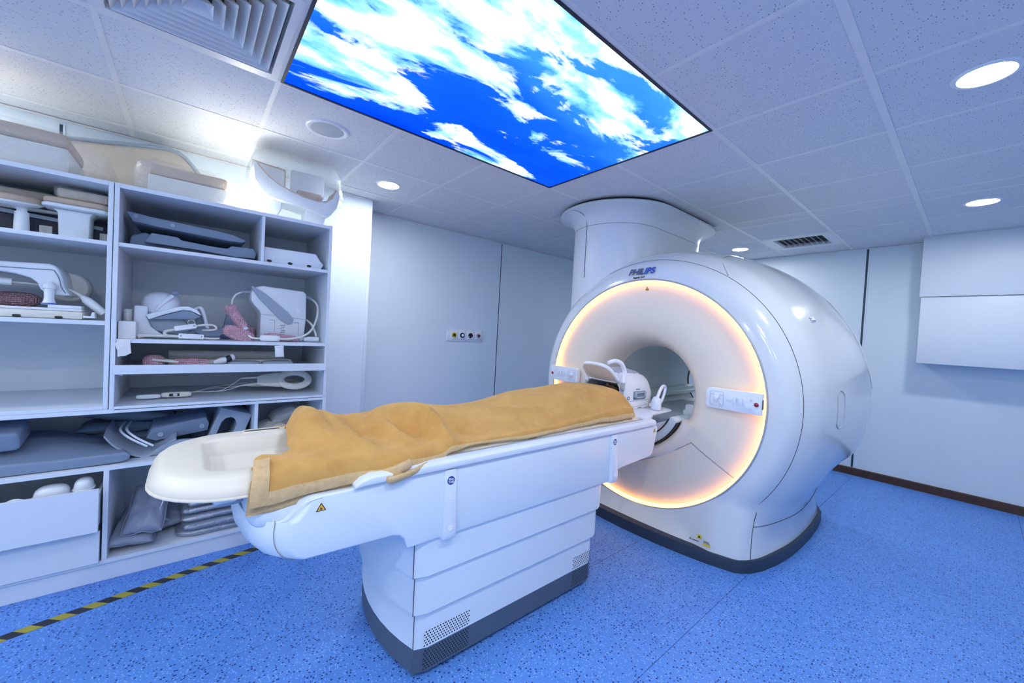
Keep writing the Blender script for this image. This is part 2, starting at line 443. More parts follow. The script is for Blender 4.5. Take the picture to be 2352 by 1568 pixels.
t = struct('trim_1', box(XL-0.1, XL+0.006, STEP, STEP+0.03, 0, CEIL-0.002), 'board', bevel=0.003)
# wall panel joints: recessed gaskets with slim cover beads
def joint(n, x, y, axis, z0, z1):
    w = 0.007
    if axis == 'y':
        g = struct('trim_%d' % n, box(x-0.001, x+0.0015, y-w, y+w, z0, z1), 'wall_gap')
        build('joint_bead', join(box(x, x+0.004, y-w-0.010, y-w, z0, z1), box(x, x+0.004, y+w, y+w+0.010, z0, z1)), MAT['wall_paint'], g)
    else:
        g = struct('trim_%d' % n, box(x-w*1.4, x+w*1.4, y-0.0015, y+0.001, z0, z1), 'wall_gap')
        build('joint_bead', join(box(x-w*1.4-0.010, x-w*1.4, y-0.004, y, z0, z1), box(x+w*1.4, x+w*1.4+0.010, y-0.004, y, z0, z1)), MAT['wall_paint'], g)
joint(2, XL2, 3.075, 'y', 0.1, CEIL-0.004)
joint(3, -0.84, YF, 'x', 0.085, CEIL-0.004)
joint(4, XL, -0.625, 'y', 2.0, CEIL-0.03)
struct('baseboard_far', prism([(YF, 0), (YF-0.016, 0), (YF-0.016, 0.075), (YF-0.008, 0.082), (YF, 0.082)], 'yz', XL2, XR), 'brown_wood')
struct('baseboard_left', box(XL2, XL2+0.014, STEP, YF-0.02, 0, 0.08), 'brown_wood', bevel=0.003)
struct('baseboard_right', box(XR-0.014, XR, YB, YF-0.02, 0, 0.08), 'brown_wood', bevel=0.003)

# suspended ceiling: slab, T-bars, one object per tile
ce = struct('ceiling', box(XL2-0.1, XR+0.1, YB-0.1, YF+0.1, CEIL+0.06, CEIL+0.12), 'board')
GX = [XL2, -3.437, -2.82, -2.20, -1.582, -0.965, -0.348, 0.269, 0.886, 1.503, XR]
GY = [YB, -1.53, -0.92, -0.31, 0.30, 0.91, 1.52, 2.13, 2.74, 3.35, 3.94, 4.13, 4.74, 5.35, YF]
BW = 0.015
for gx in GX[1:-1]:
    for a, b in (((YB, 0.30), (2.13, YF)) if gx == -1.582 else ((YB, YF),)):
        build('ceiling_bar', box(gx-BW, gx+BW, a, b, CEIL-0.004, CEIL), MAT['tbar'], ce)
for gy in GY[1:-1]:
    xs0 = XL2 if gy > STEP else XL
    for a, b in (((xs0, -2.20), (-0.965, XR)) if gy in (0.91, 1.52) else ((xs0, XR),)):
        build('ceiling_bar', box(a, b, gy-0.011, gy+0.011, CEIL-0.003, CEIL), MAT['tbar'], ce)
skip_cells = set()
for ix in (3, 4):
    for iy in (4, 5, 6): skip_cells.add((ix, iy))
skip_cells.add((3, 3)); skip_cells.add((4, 12))
for ix in range(len(GX)-1):
    for iy in range(len(GY)-1):
        if (ix, iy) in skip_cells: continue
        x0, x1, y0, y1 = GX[ix], GX[ix+1], GY[iy], GY[iy+1]
        if ix == 0 and y1 < STEP: x0 = XL
        e = 0.0135
        dz = random.uniform(0.0, 0.0015)
        V, F = box(x0+e, x1-e, y0+e-0.004, y1-e+0.004, CEIL-0.0015+dz, CEIL+0.015)
        o = build('ceiling_tile', (V, F), MAT['ceiling_tile'], ce)
for nm, vf in (('a', box(XL, XL+0.022, YB, STEP, CEIL-0.012, CEIL-0.004)), ('b', box(XL2, XL2+0.022, STEP, YF, CEIL-0.012, CEIL-0.004)),
               ('c', box(XL2, XR, YF-0.022, YF, CEIL-0.012, CEIL-0.004))):
    build('edge_angle', vf, MAT['tbar'], ce)

# sky panel
t = thing('sky_light_panel', 'large backlit ceiling panel printed with blue sky and white clouds', 'light panel', (-1.585, 1.215, CEIL))
X0, X1, Y0, Y1 = -2.185, -0.983, 0.318, 2.112
build('picture', box(X0, X1, Y0, Y1, CEIL-0.003, CEIL+0.004), MAT['sky_print'], t)
for v in (box(X0-0.012, X0, Y0-0.012, Y1+0.012, CEIL-0.008, CEIL), box(X1, X1+0.012, Y0-0.012, Y1+0.012, CEIL-0.008, CEIL),
          box(X0, X1, Y0-0.012, Y0, CEIL-0.008, CEIL), box(X0, X1, Y1, Y1+0.012, CEIL-0.008, CEIL)):
    build('frame_bar', v, MAT['navy'], t)

# downlights
def downlight(x, y, label):
    t = thing('downlight', label, 'ceiling light', (x, y, CEIL), 'round ceiling downlights')
    build('rim', lathe([(0.080, -0.002), (0.080, -0.006), (0.093, -0.006), (0.098, -0.001), (0.098, 0.0)], 40, at(x, y, CEIL), cap=False), MAT['key_white'], t, smooth=50)
    build('lens', lathe([(0.0815, -0.0035), (0.0815, 0.002)], 40, at(x, y, CEIL)), MAT['downlight_lens'], t)
for x, y, lb in ((-3.128, 1.215, 'lit round downlight near the corner of the shelf wall'),
                 (-0.04, 2.435, 'large bright round downlight nearest the camera at right'),
                 (-0.04, 4.44, 'lit round downlight above the white wall boxes'),
                 (-1.89, 5.05, 'small lit downlight above the scanner, beside the far ceiling vent'),
                 (-0.04, 0.605, 'lit round downlight above the camera'),
                 (-0.04, -0.615, 'unseen round downlight added just behind the camera'),  # from here on: unseen downlights added to brighten disc and table side
                 (1.195, -0.615, 'unseen round downlight added near the right wall behind the camera'),
                 (-3.128, -1.225, 'unseen round downlight added behind the camera on the shelf side'),
                 (0.58, -1.835, 'unseen round downlight added in the back right of the room'),
                 (-2.51, -1.92, 'unseen round downlight added at the back wall on the shelf side'),
                 (-1.27, -1.92, 'unseen round downlight added near the back wall')):
    downlight(x, y, lb)
# speaker
t = thing('ceiling_speaker', 'round white ceiling speaker with grey grille', 'speaker', (-2.525, 0.60, CEIL))
build('rim', lathe([(0.088, -0.006), (0.098, -0.011), (0.112, -0.008), (0.118, 0.0)], 40, at(-2.525, 0.60, CEIL), cap=False), MAT['key_white'], t, smooth=60)
build('grille', lathe([(0.0, -0.009), (0.06, -0.008), (0.089, -0.005), (0.089, 0.0)], 40, at(-2.525, 0.60, CEIL)), MAT['speaker_grey'], t, smooth=60)
# square four-way diffuser: nested pyramidal louvres
def sqring(cx, cy, h0, z0, h1, z1):
    """one louvre: sloping square ring from half-size h0 at z0 to h1 at z1, with thickness"""
    secs = []
    for h, z in ((h0, z0), (h1, z1), (h1-0.003, z1+0.004), (h0-0.003, z0+0.004)):
        secs.append([(cx-h, cy-h, z), (cx+h, cy-h, z), (cx+h, cy+h, z), (cx-h, cy+h, z)])
    secs.append(secs[0])
    return loft(secs, True, False, False)
t = thing('air_diffuser', 'large square ceiling air diffuser with nested white louvres', 'air vent', (-1.891, -0.005, CEIL))
cx, cy = -1.891, -0.005
build('plenum', join(box(cx-0.27, cx+0.27, cy-0.27, cy+0.27, CEIL+0.052, CEIL+0.058)), MAT['black'], t)
fr = []
H = 0.295
for a in (1,):
    secs = [[(cx+sx*h, cy+sy*h, z) for sx, sy in ((-1,-1),(1,-1),(1,1),(-1,1))] for h, z in ((H, CEIL), (H, CEIL-0.008), (H-0.028, CEIL-0.008), (H-0.032, CEIL+0.03))]
    build('outer_frame', loft(secs, True, False, False), MAT['tbar'], t)
for i in range(7):
    h1 = 0.252-0.0345*i
    build('louvre', sqring(cx, cy, h1, CEIL-0.012, max(h1-0.036, 0.004), CEIL+0.038), MAT['tbar'], t)
# small far vent
t = thing('slot_vent', 'square slotted ceiling vent near the far wall', 'air vent', (-1.27, 5.045, CEIL))
build('back_plate', box(-1.56, -0.985, 4.76, 5.33, CEIL+0.03, CEIL+0.034), MAT['black'], t)
secs = [[(x, y, z) for x, y in ((-1.274-h, 5.045-h), (-1.274+h, 5.045-h), (-1.274+h, 5.045+h), (-1.274-h, 5.045+h))] for h, z in ((0.295, CEIL), (0.295, CEIL-0.006), (0.215, CEIL-0.006), (0.212, CEIL+0.03))]
build('vent_frame', loft(secs, True, False, False), MAT['tbar'], t)
for i in range(9):
    x = -1.274-0.20+0.05*i
    build('slat', xf(box(-0.016, 0.016, -0.214, 0.214, -0.0012, 0.0012), at(x, 5.045, CEIL+0.008, 0, 48, 0)), MAT['tbar'], t)

# white boxed panels on the far wall
t = thing('wall_cabinet', 'white upper box panel on the far wall, touching the ceiling', 'wall cabinet', (0.6, YF, 1.945))
build('door', box(-0.398, XR, 5.465, 5.485, 1.947, CEIL-0.001), MAT['board'], t, bevel=0.002)
build('carcass', box(-0.394, XR, 5.485, YF, 1.95, CEIL-0.001), MAT['board'], t)
t = thing('wall_cabinet', 'white lower box panel on the far wall, below the ceiling-high one', 'wall cabinet', (0.6, YF, 1.30))
build('door', box(-0.386, XR, 5.465, 5.485, 1.302, 1.936), MAT['board'], t, bevel=0.002)
build('carcass', box(-0.382, XR, 5.485, YF, 1.305, 1.945), MAT['board'], t)

# medical gas outlet plate on the recessed left wall
t = thing('gas_outlet_plate', 'white wall plate with four round medical gas outlets', 'wall outlet', (XL2, 2.583, 1.25))
build('plate', box(XL2, XL2+0.012, 2.325, 2.840, 1.245, 1.385), MAT['plastic'], t, bevel=0.004)
for i, (yy, c) in enumerate(((2.415, 'yellow'), (2.530, 'navy'), (2.648, 'black'), (2.765, 'grey_metal'))):
    f = build('outlet', box(XL2+0.012, XL2+0.022, yy-0.046, yy+0.046, 1.270, 1.362), MAT['key_white'], t, bevel=0.006)
    Mx = at(XL2+0.022, yy, 1.318, 0, 90, 0)
    build('collar_ring', lathe([(0.031, 0), (0.031, 0.007), (0.018, 0.009)], 24, Mx), MAT[c], f, smooth=40)
    build('socket', lathe([(0.017, 0.009), (0.017, 0.013), (0.011, 0.013), (0.011, 0.010)], 20, Mx), MAT['black' if i != 1 else 'key_white'], f, smooth=40)
    for a in (35, -55):
        build('keyway', xf(box(0.019, 0.030, -0.004, 0.004, 0.0075, 0.010), Mx @ Matrix.Rotation(radians(a), 4, 'Z')), MAT['key_white' if i >= 2 else 'black'], f)
for yy in (2.342, 2.585, 2.823):
    for zz in (1.258, 1.373):
        build('screw', lathe([(0.006, 0), (0.005, 0.002)], 10, at(XL2+0.012, yy, zz, 0, 90, 0)), MAT['grey_metal'], t)
# floor hazard tape
def strip(P, w, h):
    secs = []
    P = [Vector(p) for p in P]
    for i, p in enumerate(P):
        d = (P[min(i+1, len(P)-1)]-P[max(i-1, 0)]).normalized(); s = Vector((d.y, -d.x, 0))*w/2
        secs.append([p-s, p+s, p+s+Vector((0, 0, h)), p-s+Vector((0, 0, h))])
    return loft(secs)
o = build('hazard_tape', strip([(-2.30, -1.8, 0.0004), (-2.47, -0.80, 0.0004), (-2.535, -0.55, 0.0004), (-2.66, 0.0, 0.0004), (-2.735, 0.40, 0.0004), (-2.765, 0.75, 0.0004), (-2.76, 1.2, 0.0004)], 0.05, 0.0012), MAT['hazard_tape'])
tag(o, 'black and yellow striped tape stuck along the floor before the shelves', 'floor tape')

# ------------------------------------------------------------------ scanner gantry
XC, ZC = -1.630, 0.998
VS = 0.968          # the front opening is slightly flattened
G = thing('mri_scanner', 'large white ring-shaped scanner with glowing orange light ring', 'scanner', (XC, 3.3, 0))
ZT = 0.40
N1, N2, N3 = 44, 9, 8
#        y_circle  r     floor half-width  floor y
SECS = [(2.600, 0.857, None, None),
        (2.603, 0.869, 0.60, 2.545),
        (2.617, 0.938, 0.745, 2.590),
        (2.652, 0.984, 0.785, 2.630),
        (2.700, 1.012, 0.812, 2.675),
        (2.760, 1.042, 0.845, 2.760),
        (2.850, 1.075, 0.880, 2.930),
        (3.000, 1.105, 0.902, 3.120),
        (3.200, 1.135, 0.910, 3.330),
        (3.450, 1.152, 0.910, 3.560),
        (3.700, 1.156, 0.900, 3.780),
        (3.950, 1.140, 0.880, 3.970),
        (4.120, 1.100, 0.820, 4.120),
        (4.220, 1.030, 0.700, 4.210),
        (4.260, 0.900, 0.500, 4.250),
        (4.262, 0.420, 0.300, 4.262)]
def vsc(y): return VS+(1-VS)*max(0.0, min(1.0, (y-2.605)/0.25))
def gsec(yc, r, w, yb):
    V = vsc(yc)
    th = math.acos(max(-1, (ZT-ZC)/r)) if r > 0.62 else 2.3
    half = []
    for i in range(N1+1):
        a = th*i/N1; dg = math.degrees(a)
        k = max(0.0, min(1.0, (yc-3.1)/0.75)); s = max(0.0, min(1.0, (dg-106)/7)); s = s*s*(3-2*s)
        q = r*(1-0.075*k*s)                                # scooped lower flank towards the rear
        half.append((q*sin(a), yc, ZC+q*cos(a)*V))
    if w is None:
        for i in range(1, N2+N3+1):
            a = th+(pi-th)*i/(N2+N3)
            half.append((r*sin(a), yc, ZC+r*cos(a)*V))
    else:
        hc, zt = half[-1][0], half[-1][2]
        for i in range(1, N2+1):
            t = i/N2
            # tuck inward under the barrel, then flare to the floor
            hw = hc+(w-hc)*(t**1.3) - 0.045*sin(pi*t)*min(1, max(0, (yc-2.62)*4))
            half.append((hw, yc+(yb-yc)*t, zt*(1-t)))
        for i in range(1, N3+1):
            t = i/N3
            yy = yb
            if yc < 2.604: yy = yb-0.065*(1-(1-t)**2)      # bowed front edge
            half.append((w*(1-t), yy, 0.0))
    return half
raw = [gsec(*s) for s in SECS]
npt = len(raw[0]); dense = []
for a in range(len(raw)-1):
    k = 3 if a >= 1 else 4
    for s in range(k):
        t = s/k; row = []
        for i in range(npt):
            p0, p1, p2, p3 = (Vector(raw[max(a-1, 1 if a >= 1 else 0)][i]), Vector(raw[a][i]), Vector(raw[a+1][i]), Vector(raw[min(a+2, len(raw)-1)][i]))
            if a == 0: row.append(p1.lerp(p2, t))
            else: row.append(0.5*((2*p1)+(p2-p0)*t+(2*p0-5*p1+4*p2-p3)*t*t+(3*p1-p0-3*p2+p3)*t**3))
        dense.append(row)
dense.append([Vector(p) for p in raw[-1]])
def full(half): return [(XC+p[0], p[1], p[2]) for p in half] + [(XC-p[0], p[1], p[2]) for p in half[-2:0:-1]]
build('outer_shell', loft([full(h) for h in dense], True, False, False), MAT['gantry_shell'], G, smooth=40)
def on_circle(y, a=0):
    """outer shell radius at depth y (linear in the table), angle a from the top (positive towards +x)"""
    for s0, s1 in zip(SECS[1:], SECS[2:]):
        if s0[0] <= y <= s1[0]:
            r = s0[1]+(s1[1]-s0[1])*(y-s0[0])/(s1[0]-s0[0]); break
    else: r = 1.0
    return r
def gp(y, deg, off=0.0):
    r = on_circle(y, deg)+off; a = radians(deg)
    return (XC+r*sin(a), y, ZC+r*cos(a)*vsc(y))
# dark plinth round the foot
outl = [(p[0], p[1]) for p in [Vector(raw[1][-1])]+[Vector(raw[1][i]) for i in range(npt-2, N1+N2-1, -1)]] + [(raw[s][N1+N2][0], raw[s][N1+N2][1]) for s in range(2, len(SECS))]
pl = [(x, y) for x, y in outl]
fullpl = [(XC+x*1.004, y-0.004 if y < 3 else y) for x, y in pl] + [(XC-x*1.004, y-0.004 if y < 3 else y) for x, y in pl[::-1][1:-1]]
cxm = sum(p[0] for p in fullpl)/len(fullpl); cym = 3.3
def grow(pts, d): return [(XC+(x-XC)*(1+d/0.9), cym+(y-cym)*(1+d/0.85)) for x, y in pts]
secs = [[(x, y, z) for x, y in grow(fullpl, d)] for z, d in ((0.0, 0.003), (0.066, 0.003), (0.074, 0.001), (0.076, -0.006))]
build('plinth', loft(secs), MAT['dark_plinth'], G, smooth=40)
build('plinth_screw', lathe([(0.008, 0), (0.007, 0.003)], 12, frame((-0.885, 2.607, 0.045), (1, 0.3, 0), (0.35, -1, 0))), MAT['grey_metal'], G)
# seams in the shell
def seam(name, P, r=0.0022, m='seam', k=4, parent=None):
    return build(name, tube(P, r, 6, k), MAT[m], parent or G, smooth=60)
def side_col(s, i0, i1, off=0.0015):
    out = []
    for i in range(i0, i1+1):
        p = raw[s][i]; out.append((XC+p[0]+off, p[1], p[2]))
    return out
seam('shell_seam', [gp(2.70, a, 0.0002) for a in range(-70, 131, 8)] + side_col(4, N1+1, N1+N2-1))
seam('shell_seam', [gp(2.70, -a, 0.0002) for a in range(70, 131, 10)])
seam('cover_seam', [gp(y, a, 0.0005) for y, a in ((2.71, 33), (2.80, 27), (2.92, 23.5), (3.10, 21.5), (3.40, 21), (3.8, 22), (4.05, 24))])
lowc = []
for s in range(4, 13):
    p = raw[s][N1+3]; lowc.append((XC+p[0]+0.001, p[1], p[2]))
seam('cover_seam', lowc)
seam('cover_seam', [gp(y, a, 0.0005) for y, a in ((3.78, 36), (3.72, 50), (3.74, 64), (3.80, 76), (3.92, 84), (4.08, 86))])
# oval grip recess on the side
ov = []
for i in range(24):
    a = 2*pi*i/24
    dy, dz = 0.05*cos(a)*1.0, 0.05*sin(a)+math.copysign(0.065, sin(a)) if abs(sin(a)) > 1e-6 else 0
    y, z = 3.06+dy, 1.025+dz
    r = on_circle(y, 0)+0.001
    ov.append((XC+sqrt(r*r-(z-ZC)**2), y, z))
build('grip_ring', tube(ov, 0.004, 6, 2, closed=True), MAT['grey_metal'], G, smooth=60)
# sticker
q = gp(3.02, 59, 0.002); nrm = Vector((sin(radians(59)), -0.16, cos(radians(59))))
Ms = frame(Vector(q)+nrm*0.001, (0, 1, 0), nrm)
st = build('sticker', xf(box(-0.03, 0.03, -0.019, 0.019, 0, 0.001), Ms), MAT['key_white'], G)
build('sticker_bar', xf(box(-0.026, 0.026, -0.016, -0.006, 0.001, 0.0014), Ms), MAT['blue_badge'], st)
build('sticker_mark', xf(box(-0.026, -0.010, 0.002, 0.014, 0.001, 0.0014), Ms), MAT['logo_blue'], st)
# light ring
MY = Matrix(((1, 0, 0, XC), (0, 0, 1, 0), (0, VS, 0, ZC), (0, 0, 0, 1)))     # lathe z -> world y
build('light_ring', lathe([(0.8565, 2.602), (0.851, 2.614), (0.836, 2.628)], 128, MY, cap=False), MAT['ring_glow'], G, smooth=60)
build('ring_trim', lathe([(0.8575, 2.5995), (0.863, 2.5965), (0.869, 2.602)], 128, MY, cap=False), MAT['grey_metal'], G, smooth=60)
# dished front disc flowing into the bore
DISC = [(0.8365, 2.631), (0.825, 2.628), (0.79, 2.621), (0.74, 2.611), (0.66, 2.601), (0.58, 2.597), (0.52, 2.601), (0.47, 2.617), (0.43, 2.648), (0.395, 2.70), (0.37, 2.77), (0.355, 2.86)]
build('front_disc', lathe(DISC, 128, MY, cap=False), MAT['gantry_disc'], G, smooth=60)
def dy_(r):
    for (r0, y0), (r1, y1) in zip(DISC, DISC[1:]):
        if r1 <= r <= r0: return y0+(y1-y0)*(r0-r)/(r0-r1)
    return DISC[0][1] if r > 0.8 else DISC[-1][1]
def dp(x, z, off=0.001):
    r = hypot(x-XC, (z-ZC)/VS); return (x, dy_(r)-off, z)
build('bore_tube', lathe([(0.355, 2.86), (0.350, 2.95), (0.350, 4.16)], 96, MY, cap=False), MAT['bore_liner'], G, smooth=60)
build('bore_gasket', lathe([(0.3495, 4.12), (0.3495, 4.15), (0.347, 4.15), (0.347, 4.12), (0.3495, 4.12)], 96, MY, cap=False), MAT['black'], G, smooth=40)
build('rear_flare', lathe([(0.350, 4.16), (0.365, 4.20), (0.42, 4.262)], 96, MY, cap=False), MAT['cream'], G, smooth=60)
# bore floor, side ledge and the bridge trough that meets the table
a0 = math.asin(0.20/0.349)
ch = [(XC+0.349*cos(a), ZC+0.349*sin(a)) for a in [pi+a0+(pi-2*a0)*i/20 for i in range(21)]]
build('bore_floor', prism(ch, 'xz', 2.72, 4.15), MAT['bore_liner'], G)
for s in (-1, 1):
    pts = [(XC+s*0.347, 0.86), (XC+s*0.27, 0.86), (XC+s*0.27, 0.885), (XC+s*0.285, 0.895), (XC+s*0.285, 0.925), (XC+s*0.30, 0.935), (XC+s*0.345, 0.935)]
    build('bore_ledge', prism(pts, 'xz', 2.80, 4.14), MAT['bore_liner'], G)
def arc(r, a0, a1, n, cx=XC, cz=ZC): return [(cx+r*sin(radians(a0+(a1-a0)*i/n)), cz+r*cos(radians(a0+(a1-a0)*i/n))) for i in range(n+1)]
build('bridge_trough', prism(arc(0.392, 112, 248, 28)+arc(0.338, 248, 112, 28), 'xz', 2.535, 2.90), MAT['bore_liner'], G, bevel=0.004, smooth=40)
build('trough_gasket', prism(arc(0.399, 114, 246, 28)+arc(0.392, 246, 114, 28), 'xz', 2.53, 2.86), MAT['black'], G, smooth=40)
build('trough_gasket', prism(arc(0.338, 116, 244, 28)+arc(0.331, 244, 116, 28), 'xz', 2.532, 2.86), MAT['black'], G, smooth=40)
build('inner_trough', prism(arc(0.331, 118, 242, 24)+[(XC-0.20, 0.80), (XC+0.20, 0.80)], 'xz', 2.545, 2.80), MAT['plastic'], G, smooth=40)
# collar of the disc round the trough
cs = []
for r_, y_ in ((0.400, 2.72), (0.400, 2.585), (0.405, 2.572), (0.418, 2.566), (0.435, 2.572), (0.46, 2.588), (0.485, 2.604), (0.50, 2.614), (0.47, 2.70)):
    cs.append([(x, y_, z) for x, z in arc(r_, 111, 249, 40)])
cv, cf = loft(cs, False, False, False)
nn_ = 41; cf += [tuple(k*nn_ for k in range(len(cs))), tuple(k*nn_+40 for k in range(len(cs)-1, -1, -1))]
build('trough_collar', (cv, cf), MAT['gantry_disc'], G, smooth=50)
# panel lines in the disc
seam('disc_seam', [dp(x, z) for x, z in ((-2.09, 0.44), (-1.93, 0.405), (-1.78, 0.415), (-1.63, 0.463), (-1.458, 0.543), (-1.30, 0.639), (-1.195, 0.716))], 0.0028, 'seam_soft')
seam('disc_seam', [dp(x, z) for x, z in ((-1.195, 0.716), (-1.12, 0.672), (-1.02, 0.612), (-0.93, 0.556))], 0.0028, 'seam_soft')
# warning triangle builder
def warning(parent, o, xd, n, s):
    M = frame(o, xd, n); h = s*0.866
    w = build('warning_sign', xf(prism([(-s/2, -h/3), (s/2, -h/3), (0, 2*h/3)], 'xy', 0, 0.0008), M), MAT['black'], parent, label='black-edged amber warning triangle')
    q = 0.74
    build('sign_face', xf(prism([(-s/2*q, -h/3*q), (s/2*q, -h/3*q), (0, 2*h/3*q)], 'xy', 0.0008, 0.0012), M), MAT['amber'], w)
    build('sign_mark', xf(join(prism([(-0.10*s, -0.14*s), (0.12*s, -0.14*s), (0.16*s, -0.05*s), (0.02*s, -0.02*s), (-0.02*s, 0.12*s), (-0.06*s, 0.12*s), (-0.08*s, -0.02*s)], 'xy', 0.0012, 0.0016)), M), MAT['black'], w)
warning(G, dp(-1.603, 1.760, 0.002), (1, 0, 0), (0, -0.97, -0.25), 0.036)
# maker's lettering on the cone above the ring
cone_n = Vector((0, -0.955, 0.295))
def cone(x, r): 
    z = ZC+sqrt(r*r-(x-XC)**2); t = (r-0.884)/(1.002-0.884); return Vector((x, 2.606+0.094*t, z))
def cone_r(r):
    for s0, s1 in zip(SECS[1:], SECS[2:]):
        if s0[1] <= r <= s1[1]: return s0[0]+(s1[0]-s0[0])*(r-s0[1])/(s1[1]-s0[1])
    return 2.606
PH = (('P', 'logo_grey'), ('H', 'logo_grey'), ('I', 'logo_grey'), ('L', 'logo_grey'), ('I', 'logo_blue'), ('P', 'logo_blue'), ('S', 'logo_blue'))
xw = (0.0, 0.041, 0.073, 0.095, 0.122, 0.147, 0.181)
for (chh, mm), dx in zip(PH, xw):
    x = -1.742+dx; z = 1.893+0.02*dx
    r = hypot(x-XC, (z-ZC)/0.972); y = cone_r(r)
    o_ = Vector((x, y-0.011, z))
    lettering('logo_letter', chh, 0.066, frame(o_, (1, 0, 0), cone_n), MAT['logo_grey' if mm == 'logo_grey' else 'logo_blue'], G, shear=0.22, bold=0.0024)
lettering('model_lettering', 'Ingenia 3.0T', 0.020, frame((-1.667, cone_r(0.884)-0.006, 1.852), (1, 0, 0), cone_n), MAT['black_print'], G, bold=0.0003)
# small labels on the foot
lb = build('label', xf(box(-0.014, 0.014, -0.012, 0.012, 0, 0.0008), frame((-1.076, 2.538, 0.150), (1, 0.17, 0), (0.17, -1, 0.2))), MAT['yellow'], G)
Ml = frame((-1.076, 2.538, 0.150), (1, 0.17, 0), (0.17, -1, 0.2))
build('label_mark', xf(prism([(-0.009, -0.007), (0.009, -0.007), (0, 0.009)], 'xy', 0.0008, 0.0014), Ml), MAT['black'], lb)
Ml = frame((-1.030, 2.542, 0.112), (1, 0.17, 0), (0.17, -1, 0.2))
build('label', xf(box(-0.022, 0.022, -0.006, 0.006, 0, 0.0008), Ml), MAT['yellow'], G)
for k in range(3):
    build('label_line', xf(box(-0.020, 0.018-0.004*k, 0.010+0.005*k, 0.0125+0.005*k, 0, 0.0008), Ml), MAT['black_print'], G)
Ml = frame((-1.105, 2.533, 0.122), (1, 0.17, 0), (0.17, -1, 0.2))
build('label_line', xf(join(prism([(-0.03, -0.003), (-0.022, -0.007), (-0.018, 0.002), (-0.026, 0.005)], 'xy', 0, 0.0008), box(-0.016, 0.026, -0.006, -0.001, 0, 0.0008)), Ml), MAT['black_print'], G)
# control panels on the disc
def control_panel(sx):
    """sx=+1 on the right side of the ring, -1 mirrored on the left; red button on the outer end"""
    cx = XC+sx*0.692; x0, x1 = -0.157, 0.157
    M = Matrix(((sx, 0, 0, cx), (0, 0, 1, 2.545), (0, 1, 0, 1.047), (0, 0, 0, 1)))       # local xy = panel face, local z = +y (into disc)
    ot = rrect(x0, x1, -0.063, 0.063, [0.002, 0.026, 0.026, 0.002], 6)
    p = build('control_panel', xf(prism(ot, 'xy', 0.0, 0.034), M), MAT['key_white'], G, bevel=0.003, label='white key panel with a red button')
    def key(nm, a, b, c, d, h, m='plastic', rr=0.005):
        build(nm, xf(prism(rrect(a, b, c, d, min(rr, (b-a)*0.45, (d-c)*0.45), 3), 'xy', -h, 0.001), M), MAT[m], p, bevel=0.0012, smooth=40)
    pad = rrect(-0.132, -0.052, -0.046, 0.042, 0.01, 4)
    V, F = tube([(a, b, -0.0003) for a, b in pad], 0.0012, 5, 1, closed=True); build('pad_outline', xf((V, F), M), MAT['grey_metal'], p)
    for a in (-0.118, -0.066):
        for b in (-0.030, 0.028): key('key', a-0.010, a+0.010, b-0.009, b+0.009, 0.004)
    key('joystick', -0.103, -0.080, -0.014, 0.012, 0.022, 'key_white', 0.006)
    key('joystick_cap', -0.105, -0.078, -0.004, 0.014, 0.026, 'key_white', 0.006)
    key('key', -0.030, -0.014, -0.008, 0.012, 0.004)
    for a in (-0.002, 0.026, 0.054): key('key', a, a+0.018, -0.024, 0.022, 0.004)
    key('status_light', -0.010, -0.006, -0.018, 0.020, 0.001, 'key_white', 0.001)
    key('status_light', 0.0205, 0.0238, -0.002, 0.020, 0.001, 'grey_metal', 0.001)
    for b in (-0.028, 0.020): key('key', 0.094, 0.112, b-0.009, b+0.009, 0.004)
    build('button_collar', xf(lathe([(0.016, 0), (0.015, -0.004), (0.0125, -0.004)], 24), M @ at(0.131, -0.004, 0)), MAT['key_white'], p, smooth=40)
    build('stop_button', xf(lathe([(0.0125, 0), (0.0125, -0.006), (0.009, -0.010), (0.001, -0.0115)], 24), M @ at(0.131, -0.004, 0)), MAT['red'], p, smooth=50)
    build('side_slot', xf(box(0.157, 0.1585, -0.028, 0.028, 0.006, 0.028), M), MAT['navy'], p)
control_panel(1); control_panel(-1)

# service column between scanner and ceiling: stadium neck flaring into a ceiling collar
CX, CY0, CY1 = -2.20, 3.03, 3.75
def stad(r, z, n=28):
    return [(CX+r*cos(pi+pi*i/n), CY0+r*sin(pi+pi*i/n), z) for i in range(n+1)] + [(CX+r*cos(pi*i/n), CY1+r*sin(pi*i/n), z) for i in range(n+1)]
t = thing('service_column', 'white oval column flaring from the scanner top into the ceiling', 'column', (CX, 3.39, 1.6))
prof = [(0.385, 1.55), (0.385, 2.345)]
build('neck', loft([stad(r, z) for r, z in prof]), MAT['column_shell'], t, smooth=50)
prof = [(0.3855, 2.345)]+[(0.3855+0.14*(1-cos(radians(a))), 2.345+0.13*sin(radians(a))) for a in range(0, 91, 10)]+[(0.5255, 2.492), (0.518, 2.500), (0.40, 2.500)]
build('ceiling_collar', loft([stad(r, z) for r, z in prof], True, False, False), MAT['column_shell'], t, smooth=50)
build('collar_gap_shade', loft([stad(0.49, 2.50), stad(0.49, CEIL-0.004)], True, False, False), MAT['black'], t)  # black band standing in for the shadowed gap below the ceiling
def colpt(r, deg, z): return (CX+r*sin(radians(deg)), CY0-r*cos(radians(deg)), z)
seam('neck_seam', [colpt(0.386, -6, 1.90), colpt(0.386, -6, 2.30), colpt(0.388, -6, 2.37), colpt(0.40, -6, 2.412), colpt(0.43, -7, 2.44), colpt(0.475, -10, 2.467), colpt(0.524, -14, 2.478)], 0.003, parent=t)
seam('neck_seam', [colpt(0.3862, a, 2.345) for a in range(-88, 91, 8)]+[(CX+0.3862, y, 2.345) for y in (3.2, 3.5, 3.75)], 0.0018, 'seam_soft', parent=t)

